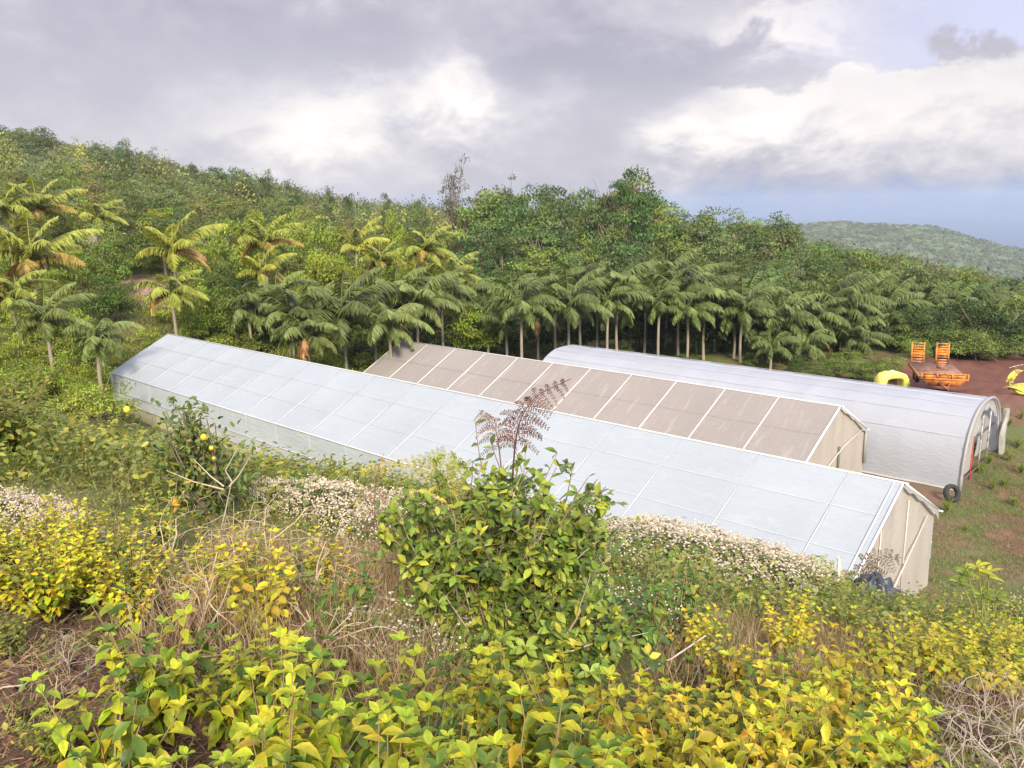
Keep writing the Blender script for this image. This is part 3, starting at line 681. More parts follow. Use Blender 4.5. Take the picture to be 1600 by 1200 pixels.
# ------------------------------------------------------------------ vegetation builders
def palm_meshes(seed, nf=14, fl=3.0, yellow=0.0, droop=1.0, wind=(.25, .05)):
    rng = np.random.default_rng(seed); cr = MB(); st = MB()
    for i in range(nf):
        a = i * 2.399 + rng.uniform(-.3, .3); k = i / (nf - 1)
        el = math.radians(78 - 75 * k + rng.uniform(-8, 8)); L = fl * rng.uniform(.85, 1.1) * (.75 + .25 * math.sin(math.pi * min(1, k + .3)))
        m = 14; s = np.linspace(0, 1, m)
        ang = el - (1.5 + .6 * k) * droop * s ** 1.35
        dx = np.cos(ang) * L / (m - 1); dz = np.sin(ang) * L / (m - 1)
        X = np.concatenate([[0], np.cumsum(dx[:-1])]); Z = np.concatenate([[0], np.cumsum(dz[:-1])])
        pts = np.stack([X * math.cos(a) + wind[0] * s ** 2 * L * .5, X * math.sin(a) + wind[1] * s ** 2 * L, Z + .0], -1)
        dead = rng.random() < (.05 + .22 * yellow) * (k > .7)
        base = np.array([.14, .19, .065]) * (1 - yellow) + np.array([.36, .37, .07]) * yellow
        if k > .65 and yellow > .25: base = np.array([.38, .27, .08]) if rng.random() < .5 else base
        if dead: base = np.array([.33, .20, .10])
        base = base * rng.uniform(.8, 1.2)
        cr.tube(pts, np.linspace(.045, .008, m), 3, base * 1.5 + .02, cap=False)
        ns = 46; ss = np.linspace(.10, .99, ns); P = np.stack([np.interp(ss, s, pts[:, c]) for c in range(3)], -1)
        tn = norm(np.gradient(P, axis=0)); side = norm(np.cross(tn, np.array([0, 0, 1.])))
        for sg in (-1, 1):
            d = side * sg * .80 + tn * .55 + np.array([0, 0, -.28 - .25 * (1 - 0)]) * rng.uniform(.6, 1.5, (ns, 1)) + rng.normal(size=(ns, 3)) * .10
            ll = L * .27 * np.sin(math.pi * (ss * .82 + .14)) ** .7 * rng.uniform(.85, 1.1, ns)
            Xf, Yf, Zf = frames(d, np.array([0, 0, 1.]) + side * .6, rng, .25)
            cr.leaves(BLADE, BLADE_F[:1], P, Xf, Yf, Zf, ll, .125 * fl / 3, np.tile(base, (ns, 1)) * rng.uniform(.75, 1.3, (ns, 1)))
            cr.leaves(BLADE[[3, 2, 4]], np.array([[0, 1, 2]]), P, Xf, Yf, Zf, ll, .125 * fl / 3, np.tile(base, (ns, 1)) * rng.uniform(.75, 1.3, (ns, 1)))
    st.tube([(0, 0, -.9), (0, 0, -.5), (0, 0, 0), (0, 0, .35)], [.12, .14, .10, .05], 7, (.22, .27, .09) if yellow < .5 else (.38, .36, .14))
    nm = 'palm'
    return cr.mesh(nm + '_crown', M_LEAF), st.mesh(nm + '_crownshaft', M_STEM)
def palm_trunk(seed):
    rng = np.random.default_rng(seed); mb = MB(); k = 12; z = np.linspace(0, 1, k)
    r = .13 + .05 * np.exp(-z * 9) - .02 * z
    w = rng.uniform(-.15, .15, 2)
    pts = np.stack([w[0] * np.sin(z * 3.1), w[1] * np.sin(z * 3.1), z], -1); mb.tube(pts, r, 8, (.30, .26, .21)); return mb.mesh('palm_trunk', M_BARK)
PALM_G = [palm_meshes(100 + i, [14, 16, 13, 15, 17, 14][i], 3.5, 0, [.95, 1.1, .88, 1.15, 1.0, 1.3][i]) for i in range(6)]
PALM_Y = [palm_meshes(200 + i, [13, 14, 12, 14][i], 3.3, [.8, .6, 1.0, .7][i], [.75, .9, .7, 1.0][i]) for i in range(4)]
TRUNKS = [palm_trunk(i) for i in range(4)]
prg = random.Random(5)
def palm(u, v, Y, label, group=None, yellow=False, sz=1.0, color=(1, 1, 1), gr=True, tcol=None):
    p = at(u, v, Y); z0 = H1(p.x, p.y); h = max(1.2, p.z - z0)
    r = empty('palm_tree', (p.x, p.y, z0), prg.uniform(-.7, .7), label, 'palm', group)
    cm, sm = prg.choice(PALM_Y if yellow else PALM_G)
    child('trunk', prg.choice(TRUNKS), r, scale=(1, 1, h - .5 * sz + .1), loc=(0, 0, -.1))
    child('crownshaft', sm, r, loc=(0, 0, h), scale=(sz,) * 3)
    child('crown', cm, r, loc=(0, 0, h + .1), scale=(sz * prg.uniform(.92, 1.08),) * 3, color=color)
    return r

def tree_meshes(seed, H=8.0, R=3.0, clumps=42, per=60, leaf=.30, cbase=.35, shape='round', openness=0.0, limbs=9, flat=1.0, tone=(.135, .185, .062), tvar=.34, trunk_r=.16, leafdir='mix'):
    """unit tree; height H, crown radius R; returns trunk mesh, crown mesh"""
    rng = np.random.default_rng(seed); tr = MB(); cr = MB()
    zc = H * (cbase + (1 - cbase) / 2); rz = H * (1 - cbase) / 2
    C = []
    tries = 0
    while len(C) < clumps and tries < 5000:
        tries += 1
        d = norm(rng.normal(size=3)); rr = rng.uniform(.35, 1.0) ** .6
        c = d * rr; 
        if shape == 'cone': sc = 1.0 - .62 * (c[2] + 1) / 2; c[:2] *= sc
        if shape == 'dome' and c[2] < 0: c[2] *= .55
        if shape == 'tall': c[:2] *= .8 + .35 * math.sin(7 * c[2] + seed)
        lump = 1 + .28 * math.sin(3.1 * math.atan2(d[1], d[0]) + seed) * math.cos(2.3 * d[2] * 2 + seed * 1.7)
        c = c * lump; C.append((c[0] * R, c[1] * R, zc + c[2] * rz * flat))
    C = np.array(C)
    # trunk and limbs
    bend = rng.uniform(-.3, .3, 2); tz = np.linspace(-.3, zc + rz * .35, 9)
    tp = np.stack([bend[0] * np.sin(tz / H * 4), bend[1] * np.sin(tz / H * 3.2), tz], -1)
    tr.tube(tp, np.linspace(trunk_r, trunk_r * .3, 9) + trunk_r * .5 * np.exp(-np.arange(9) * 1.2), 7, (.20, .165, .125))
    for i in rng.choice(len(C), min(limbs, len(C)), replace=False):
        zs = min(C[i][2] * .75, tz[-1]) * rng.uniform(.6, .95); k = np.interp(zs, tz, np.arange(9)); b0 = np.array([np.interp(k, np.arange(9), tp[:, c]) for c in range(3)])
        mid = (b0 + C[i]) / 2 + np.array([0, 0, -.12 * R]); s = np.linspace(0, 1, 6)[:, None]
        pts = (1 - s) ** 2 * b0 + 2 * s * (1 - s) * mid + s ** 2 * C[i]
        tr.tube(pts, np.linspace(trunk_r * .42, .02, 6), 5, (.22, .18, .14), cap=False)
        for _ in range(2):
            e = C[i] + rng.normal(size=3) * R * .28; tr.tube([pts[3], (pts[3] + e) / 2 + rng.normal(size=3) * .05, e], [.035, .025, .012], 4, (.24, .20, .15), cap=False)
    for c in C:
        cr_r = R * rng.uniform(.22, .40) * (1 - .3 * openness); n = int(per * rng.uniform(.7, 1.3))
        d = norm(rng.normal(size=(n, 3))); d[:, 2] = np.abs(d[:, 2]) * .9 - .25 * rng.random(n)
        rr = cr_r * rng.uniform(.45, 1.08, n)[:, None]; P = c + d * rr * np.array([1.15, 1.15, .75])
        out = norm(P - np.array([0, 0, zc - rz * .6])); Yd = rng.normal(size=(n, 3)) * .8 + d * .7 + np.array([0, 0, -.25])
        X, Y, Z = frames(Yd, out * .5 + d * .8 + np.array([0, 0, .35]), rng, .38)
        tone_c = np.array(tone) * rng.uniform(1 - tvar, 1 + tvar) * (1 + rng.uniform(-.12, .12, 3))
        cc = tone_c * rng.uniform(.82, 1.2, (n, 1))
        cr.leaves(OVAL, OVAL_F, P, X, Y, Z, leaf * rng.uniform(.7, 1.3, n), leaf * .55 * rng.uniform(.7, 1.2, n), cc)
    return tr.mesh('tree_trunk', M_BARK), cr.mesh('tree_crown', M_LEAF)
TALL = [tree_meshes(10 + i, 12, 3.6, 46, 62, .34, .28, 'tall', limbs=12, trunk_r=.2) for i in range(5)]
MIDT = [tree_meshes(30 + i, 7, 2.9, 40, 62, .27, .22, ['round', 'dome', 'cone', 'tall', 'round'][i], limbs=9) for i in range(5)]
ROUND = [tree_meshes(50 + i, 4.6, 2.3, 64, 75, .21, .06, 'dome', tone=(.22, .28, .045), tvar=.18, limbs=6, trunk_r=.1) for i in range(4)]
AIRY = [tree_meshes(70 + i, 12, 3.4, 44, 34, .26, .18, 'tall', openness=.8, limbs=34, tone=(.12, .13, .08), trunk_r=.15) for i in range(3)]
BUSH = [tree_meshes(90 + i, 2.4, 1.7, 34, 60, .16, .0, 'dome', tone=(.13, .18, .045), limbs=6, trunk_r=.05) for i in range(4)]
SIZES = {'tall': (TALL, 12, 3.6), 'mid': (MIDT, 7, 2.9), 'round': (ROUND, 4.6, 2.3), 'airy': (AIRY, 12, 3.4), 'bush': (BUSH, 2.4, 1.7)}
def tree(kind, x, y, h, rad, label, group=None, color=(1, 1, 1), name='broadleaf_tree', cat='tree', rg=prg, var=None):
    V, H0, R0 = SIZES[kind]; tm, cm = V[var if var is not None else rg.randrange(len(V))]
    r = empty(name, (x, y, H1(x, y) - .05), rg.uniform(0, 6.28), label, cat, group)
    sc = (rad / R0, rad / R0, h / H0)
    child('trunk' if name.endswith('tree') else 'stems', tm, r, scale=sc); child('crown', cm, r, scale=sc, color=color); return r

# ------------------------------------------------------------------ palms
row = 'palms in the row behind the greenhouses'
lab_row = 'slender green palm with drooping fronds in the row behind the greenhouses'
for (u, v, Y, s) in [(388, 492, 66, .95), (432, 470, 70, 1), (455, 500, 63, .95), (535, 500, 60, 1.15), (582, 492, 64, 1.0), (618, 470, 68, 1), (652, 480, 65, 1.1), (690, 462, 70, 1), (500, 470, 74, .9),
                     (760, 490, 72, .8), (815, 482, 65, 1.0), (868, 458, 72, 1), (888, 482, 67, 1), (908, 452, 74, .95), (932, 470, 76, .9), (966, 456, 72, 1.05), (1008, 472, 77, .9),
                     (1042, 440, 78, 1), (1062, 466, 73, 1.1), (1090, 452, 80, 1), (1118, 482, 77, 1), (1148, 506, 74, 1), (1168, 470, 82, 1), (1192, 520, 74, .95), (1216, 492, 80, 1),
                     (1240, 518, 76, .9), (1262, 475, 84, 1), (1288, 524, 78, .9), (1318, 484, 76, 1.15), (1346, 466, 86, 1), (1352, 510, 82, .9), (1384, 492, 80, 1.05), (1402, 470, 88, 1),
                     (1442, 484, 86, .9), (1482, 492, 88, 1), (1512, 476, 92, 1), (1552, 500, 88, 1), (1590, 505, 84, 1), (730, 470, 76, .9), (840, 500, 74, .8), (985, 500, 79, .8), (1132, 530, 78, .7), (790, 512, 70, .8), (480, 530, 58, .8), (1020, 500, 82, .9), (1105, 510, 84, .9), (1180, 495, 90, 1), (1232, 480, 92, 1), (1305, 500, 90, 1), (1335, 535, 74, .8), (1368, 530, 86, .9), (1420, 510, 84, .8), (1460, 515, 94, 1), (1535, 470, 98, 1), (1575, 475, 100, 1), (608, 515, 58, .85), (1255, 545, 70, .75), (1205, 548, 69, .7), (800, 462, 78, 1), (850, 470, 80, .95), (950, 478, 70, .95), (1000, 448, 82, 1), (1030, 478, 71, .9), (1075, 490, 70, .9), (1102, 470, 74, 1), (1160, 488, 72, 1), (1228, 505, 72, 1), (1275, 500, 74, 1), (1300, 470, 80, 1), (1330, 505, 78, .9), (1365, 475, 84, 1), (1395, 505, 86, .9), (1430, 470, 92, 1), (1465, 480, 90, 1), (1500, 505, 92, .9), (1525, 490, 94, 1), (1570, 495, 94, 1)]:
    k = prg.uniform(.85, 1.2); warm = 1.08 if u < 720 else 1.0
    palm(u, v, Y, lab_row, row, False, s * 1.27, (k * warm, k, k * .9))
lp = [(272, 396, 66, 1.05, 'bright yellow green palm standing clear above the far end of the front greenhouse'),
      (268, 462, 60, .85, 'short yellowing palm right below the bright palm beyond the front greenhouse'),
      (52, 412, 62, 1.2, 'large yellow green palm on the left slope near the picture edge'),
      (60, 332, 84, 1.1, 'yellow palm high on the left slope beside another at the picture edge'),
      (8, 330, 80, 1.15, 'yellow green palm cut by the left edge of the picture high on the slope'),
      (152, 344, 92, .9, 'pale yellow palm on the left slope above the bare pink earth'),
      (412, 384, 82, 1.05, 'yellow green palm with orange lower fronds left of the rounded trees'),
      (408, 428, 74, .8, 'short palm with dry orange fronds left of the rounded trees'),
      (556, 388, 88, 1.0, 'pale palm rising right of the rounded yellow green trees'),
      (664, 396, 84, 1.0, 'yellow palm with orange lower fronds before the tall forest'),
      (706, 436, 80, .9, 'pale green palm on the slope at the foot of the tall forest'),
      (596, 412, 86, .8, 'small pale palm between two larger ones above the palm row'),
      (18, 468, 58, .9, 'yellowing palm low on the left edge of the picture')]
for u, v, Y, s, lab in lp: palm(u, v, Y, lab, 'yellow palms on the left slope', True, s * 1.3, (1.0, 1.05, .95))
palm(72, 506, 50, 'dark green palm standing apart, left of the front greenhouse far end', 'dark palms beside the front greenhouse', False, .95, (1.3, 1.2, 1))
palm(152, 538, 48, 'dark green palm touching the far corner of the front greenhouse', 'dark palms beside the front greenhouse', False, .85, (1.2, 1.15, 1))

# ------------------------------------------------------------------ rounded orchard trees and shrubs on the slope
for (u, v, rp, Y, c, lab) in [
        (357, 372, 38, 84, (1.15, 1.15, 1), 'bright yellow green rounded tree right of the lone bright palm'),
        (347, 420, 26, 76, (.5, .6, .7), 'small dark rounded tree under the bright rounded one'),
        (502, 382, 36, 88, (1.1, 1.1, .9), 'uppermost of the yellow green rounded trees in the middle of the slope'),
        (505, 425, 36, 82, (1.2, 1.2, .9), 'middle one of the three stacked yellow green rounded trees'),
        (512, 466, 30, 76, (1.25, 1.25, .9), 'lowest of the three stacked yellow green rounded trees'),
        (165, 402, 34, 74, (.65, .75, .8), 'dark green rounded tree between the bare earth patches on the left'),
        (200, 380, 32, 80, (.55, .65, .7), 'dark rounded tree with a pale top behind the dark green one on the left'),
        (168, 456, 34, 66, (.45, .55, .65), 'dark shrubby tree below the dark rounded one, left of the bare earth'),
        (338, 462, 26, 66, (.7, .8, .6), 'low yellow green rounded tree above the front greenhouse ridge'),
        (640, 430, 32, 84, (1.1, 1.15, .8), 'yellow green leafy tree below the yellow palm in the middle'),
        (735, 436, 24, 84, (1.5, 1.2, .8), 'small yellow leaved tree at the foot of the tall forest'),
        (735, 492, 34, 72, (.85, .95, .7), 'leafy round tree left of the first palm trunks above the brown roof'),
        (620, 392, 26, 92, (.9, .95, .8), 'dull green rounded tree behind the small pale palm'),
        (450, 400, 28, 92, (.8, .9, .8), 'green rounded tree right of the orange fronded palm')]:
    p = at(u, v, Y); rad = px_size(rp, p); z0 = H1(p.x, p.y); h = max(rad * 1.5, p.z - z0 + rad * .8)
    tree('round', p.x, p.y, h, rad * 1.05, lab, 'rounded orchard trees on the slope', c)
# ------------------------------------------------------------------ forest
SKY = [(-60, 205), (0, 205), (60, 205), (130, 224), (180, 228), (240, 242), (330, 264), (400, 272), (480, 292), (560, 306), (680, 316), (700, 305), (740, 300), (790, 284), (830, 296), (900, 300), (930, 292), (950, 284), (980, 272), (1015, 290), (1045, 330), (1120, 328), (1165, 338), (1225, 334), (1250, 362), (1300, 378), (1400, 395), (1500, 412), (1600, 428), (1700, 440)]
def sky_v(u): return float(np.interp(u, [s[0] for s in SKY], [s[1] for s in SKY]))
def u_of(x, y, z):
    P = np.array([x, y, z]); d = P @ FW; return 800 + F_PX * (P @ RT) / d
xrg = random.Random(44)
for (u, v, rp, Y) in ((105, 410, 30, 78), (245, 345, 26, 88), (305, 405, 26, 80), (455, 352, 30, 96), (575, 446, 28, 76), (118, 500, 26, 62), (400, 350, 28, 98), (545, 430, 24, 80), (610, 345, 24, 100), (30, 385, 30, 82), (90, 330, 28, 96), (665, 455, 26, 76), (300, 470, 24, 64), (455, 445, 26, 76), (25, 545, 30, 52), (115, 560, 26, 48), (690, 400, 26, 88)):
    p = at(u, v, Y); rad = px_size(rp, p); z0 = H1(p.x, p.y); h = max(rad * 1.5, p.z - z0 + rad * .8); k = xrg.uniform(.75, 1.25)
    tree('round', p.x, p.y, h, rad * 1.05, 'lime tree', 'lime green trees among the palms', (k * 1.1, k * 1.1, k * .9), rg=xrg)
BARE = [on_ground(205, 455), on_ground(135, 375)]
def over_bare(x, y, h):      # keeps the cleared earth clear of growth
    u, v = pj((x, y, H1(x, y) + h * .6)); return any(abs(u - a_) < c_ and -d_ < v - b_ < 52 for a_, b_, c_, d_ in ((208, 455, 28, 34), (205, 492, 20, 12), (128, 378, 24, 18), (420, 442, 16, 12)))
frg = random.Random(21); cnt = 0; pts = []
def try_pt(u, Y, sep):
    p = at(u, 330, Y)
    for (a, b) in pts:
        if (a - p.x) ** 2 + (b - p.y) ** 2 < sep * sep: return None
    pts.append((p.x, p.y)); return p.x, p.y
zones = [(-30, 720, 84, 150, 135, 'mid', (4.5, 7.5), 'leafy tree in the woodland on the left slope', 'trees on the left slope', 4.0),
         (700, 1250, 86, 140, 105, 'tall', (9, 16), 'tall leafy forest tree rising behind the palm row', 'tall forest trees', 3.6),
         (1240, 1640, 88, 150, 80, 'mid', (5, 9), 'low forest tree on the falling ground behind the palms to the right', 'forest trees on the right', 3.8)]
for (u0, u1, Y0, Y1, N, kind, hh, lab, grp, sep) in zones:
    n = 0; tries = 0
    while n < N and tries < 6000:
        tries += 1; u = frg.uniform(u0, u1); Y = Y0 + (Y1 - Y0) * frg.random() ** .85
        if kind == 'tall' and abs(u - 712) < 30: continue
        r_ = try_pt(u, Y, sep)
        if r_ is None: continue
        x, y = r_
        if any((x - g_.x) ** 2 + (y - g_.y) ** 2 < 30 for g_ in BARE) or over_bare(x, y, 4): continue
        z0 = H1(x, y)
        x, y = r_; z0 = H1(x, y); cap = at(u, sky_v(u) + frg.uniform(-6, 22), Y).z - z0
        h = frg.uniform(*hh)
        if kind == 'tall': h = cap * frg.uniform(.88, 1.0) if Y > 112 else min(cap * .92, h * (.62 + .38 * (Y - 86) / 30))
        h = cap * frg.uniform(.75, 1.0) if (u0 > 1200 and Y > 100) else h
        h = max(2.5, min(h, cap)); rad = h * frg.uniform(.27, .40) if kind == 'tall' else min(h * frg.uniform(.36, .5), 3.3)
        q_ = frg.random()
        base = frg.choice([(1, 1, 1), (1.35, 1.35, .95), (.65, .75, .8), (1.3, 1.05, 1.05), (1.05, 1.05, 1.2), (1.5, 1.45, .9), (.8, .9, .8)])
        k = frg.uniform(.75, 1.2); warm = 1.12 if u < 700 else .96
        tree('mid' if (kind == 'tall' and frg.random() < .3) else kind, x, y, h, rad, lab, grp, (base[0] * k * warm, base[1] * k, base[2] * k), rg=frg); n += 1
p = at(712, 330, 118); z0 = H1(p.x, p.y)
tree('airy', p.x, p.y, at(712, 240, 118).z - z0, 3.0, 'tall thin airy tree standing alone above the forest line', None, (.9, .9, 1.0), rg=frg, var=0)
p = at(790, 330, 128); tree('airy', p.x, p.y, at(790, 272, 128).z - H1(p.x, p.y), 3.0, 'thin crowned grey green tree right of the lone airy tree on the forest line', None, (.9, .9, .9), rg=frg, var=1)
for (u, v, c, lab) in ((980, 272, (.7, .9, .8), 'tallest dark tree at the highest point of the forest'), (1010, 290, (.6, .95, .7), 'deep green tree just right of the tallest dark one'), (935, 290, (.85, .9, .9), 'dark topped tree just left of the tallest one'), (1224, 332, (.75, .85, .8), 'dark tree ending the tall forest on the right before the far hill')):
    Y = 104 + (u % 7); p = at(u, v, Y); z0 = H1(p.x, p.y); tree('tall', p.x, p.y, p.z - z0, 3.4, lab, None, c, rg=frg)
for (u, v, rp) in ((12, 198, 22), (62, 200, 24), (148, 222, 12), (192, 220, 14), (240, 233, 10), (300, 252, 10), (330, 256, 16), (372, 264, 20), (410, 268, 14), (455, 281, 12), (512, 291, 9), (545, 299, 10), (604, 306, 10), (655, 311, 12)):
    Y = 210 - u * .12; p = at(u, v, Y); z0 = H1(p.x, p.y)
    tree('mid' if rp > 11 else 'tall', p.x, p.y, max(4, p.z - z0), px_size(rp, p) * 1.25, 'ridge tree', 'trees on the left ridge line', (.75, .8, .8), rg=frg)
# dark understory between the palm trunks
for i in range(110):
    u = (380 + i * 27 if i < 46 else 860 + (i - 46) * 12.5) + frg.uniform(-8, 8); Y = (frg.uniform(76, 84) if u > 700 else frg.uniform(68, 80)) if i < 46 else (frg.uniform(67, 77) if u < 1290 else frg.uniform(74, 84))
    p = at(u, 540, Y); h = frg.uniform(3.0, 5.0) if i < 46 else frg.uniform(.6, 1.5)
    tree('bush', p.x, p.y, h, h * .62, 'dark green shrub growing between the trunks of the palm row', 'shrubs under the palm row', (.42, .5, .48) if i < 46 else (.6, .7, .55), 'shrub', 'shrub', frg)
for i in range(46):
    u, Y, h = (frg.uniform(1270, 1400), frg.uniform(61, 73), frg.uniform(.7, 1.5)) if i < 22 else (frg.uniform(1400, 1660), frg.uniform(72, 79), frg.uniform(1.4, 2.8))
    p = at(u, 560, Y); k = frg.uniform(.7, 1.2)
    tree('bush', p.x, p.y, h, h * .8, 'green shrub', 'shrubs round the machinery yard', (k * 1.2, k * 1.2, k), 'shrub', 'shrub', frg)
# leafy shrubs along the left slope beside and above the front greenhouse
for i in range(214):
    u = frg.uniform(-10, 600) if i < 200 else frg.uniform(-10, 165); Y = frg.uniform(57, 98) if i < 200 else frg.uniform(42, 56)
    p = at(u, 520, Y)
    q = p.x * B[0] + p.y * B[1]; t = p.x * A[0] + p.y * A[1]
    if 17 < q < 29 and t < 55.5: continue
    gp_ = on_ground(205, 455)
    if (p.x - gp_.x) ** 2 + (p.y - gp_.y) ** 2 < 26: continue
    if over_bare(p.x, p.y, 1.2): continue
    h = frg.uniform(1.0, 3.0); k = frg.uniform(.8, 1.5)
    tree('bush', p.x, p.y, h, h * .75, 'leafy green shrub on the left slope beyond the front greenhouse' if i < 200 else 'bright leafy shrub left of the far corner of the front greenhouse',
         'shrubs on the left slope' if i < 200 else 'shrubs left of the front greenhouse', (k * 1.5, k * 1.35, k * .8), 'shrub', 'shrub', frg)

# far woodland as one mass
def forest_mass():
    rng = np.random.default_rng(77); mb = MB()
    sets = [(-.62, .05, 135, 420, 800, 3.7, 330, .52), (-.15, .62, 140, 420, 1300, 3.3, 120, .75), (.18, .62, 420, 1250, 2600, 4.6, 42, 1.6), (.20, .62, 1250, 1950, 7500, 4.5, 13, 2.6), (-.7, -.3, 400, 600, 200, 4, 40, 1.5)]
    for a0, a1, r0, r1, n, R, per, ls in sets:
        az = rng.uniform(a0, a1, n); r = np.sqrt(rng.uniform(r0 ** 2, r1 ** 2, n)) if r1 < 1500 else rng.uniform(r0, r1, n)
        x = r * np.sin(az); y = r * np.cos(az); z = hgt(x, y)
        hh = R * rng.uniform(1.4, 2.6, n) if r0 < 1000 else R * rng.uniform(.25, .5, n)
        if r0 < 1000:
            u = 800 + np.tan(az) * 1278; cap = np.interp(u, [s[0] for s in SKY], [s[1] for s in SKY]) + rng.uniform(-6, 8, n) + 9 * rng.random(n)
            el = np.array([slope(a, b) for a, b in zip(u, cap)]) * r - z; hh = np.clip(np.minimum(hh, el), 1.0, None)
        d = norm(rng.normal(size=(n, per, 3))); d[..., 2] = np.abs(d[..., 2])
        lump = 1 + .32 * np.sin(d[..., 0] * 5 + az[:, None] * 900) * np.cos(d[..., 1] * 5 + r[:, None])
        P = np.stack([x, y, z], -1)[:, None] + d * (rng.uniform(.65, 1.0, (n, per)) * lump)[..., None] * np.stack([np.full(n, R), np.full(n, R), hh], -1)[:, None]
        base = np.array([(.16, .195, .075), (.085, .12, .05), (.24, .26, .08), (.19, .17, .095), (.15, .175, .10), (.12, .16, .06)])[rng.integers(0, 6, n)] * rng.uniform(.7, 1.25, (n, 1)) * (1 if r0 < 1000 else .95) * (1 + rng.uniform(-.11, .11, (n, 3)))
        left = ((az < .05) & (r < 230))[:, None] * rng.random((n, 1)) * .9; base = base * (1 + left * np.array([.65, .6, .1]))
        c = base[:, None] * rng.uniform(.82, 1.2, (n, per, 1)); m = n * per
        X, Y, Z = frames(rng.normal(size=(m, 3)) + d.reshape(-1, 3) * .5, d.reshape(-1, 3) + np.array([0, 0, .3]), rng, .28)
        mb.leaves(OVAL if r0 < 300 else DIA, OVAL_F if r0 < 300 else DIA_F, P.reshape(-1, 3), X, Y, Z, ls * rng.uniform(.7, 1.3, m), ls * .75 * rng.uniform(.7, 1.2, m), c.reshape(-1, 3))
    tag(mb.build('far_forest', M_LEAF), kind='stuff')
forest_mass()

# ------------------------------------------------------------------ foreground vegetation
def inside(u, v, poly):
    c = np.zeros(np.shape(u), bool); n = len(poly)
    for i in range(n):
        x1, y1 = poly[i]; x2, y2 = poly[(i + 1) % n]
        c ^= ((y1 > v) != (y2 > v)) & (u < (x2 - x1) * (v - y1) / (y2 - y1 + 1e-9) + x1)
    return c
def scatter(poly, sp, seed, dmax=60, dmin=1.2, jit=.45, qmax=18.2):
    rng = np.random.default_rng(seed)
    X, Y = np.meshgrid(np.arange(-dmax * .8, dmax * .8, sp), np.arange(.8, dmax, sp)); X = X.ravel() + rng.uniform(-jit, jit, X.size) * sp; Y = Y.ravel() + rng.uniform(-jit, jit, Y.size) * sp
    k = (np.hypot(X, Y) > dmin) & (np.hypot(X, Y) < dmax) & (X * B[0] + Y * B[1] < qmax); X = X[k]; Y = Y[k]; Z = hgt(X, Y)
    P = np.stack([X, Y, Z], -1); u, v = pj(P); k = inside(u, v, poly) & (P @ FW > .3); return P[k]

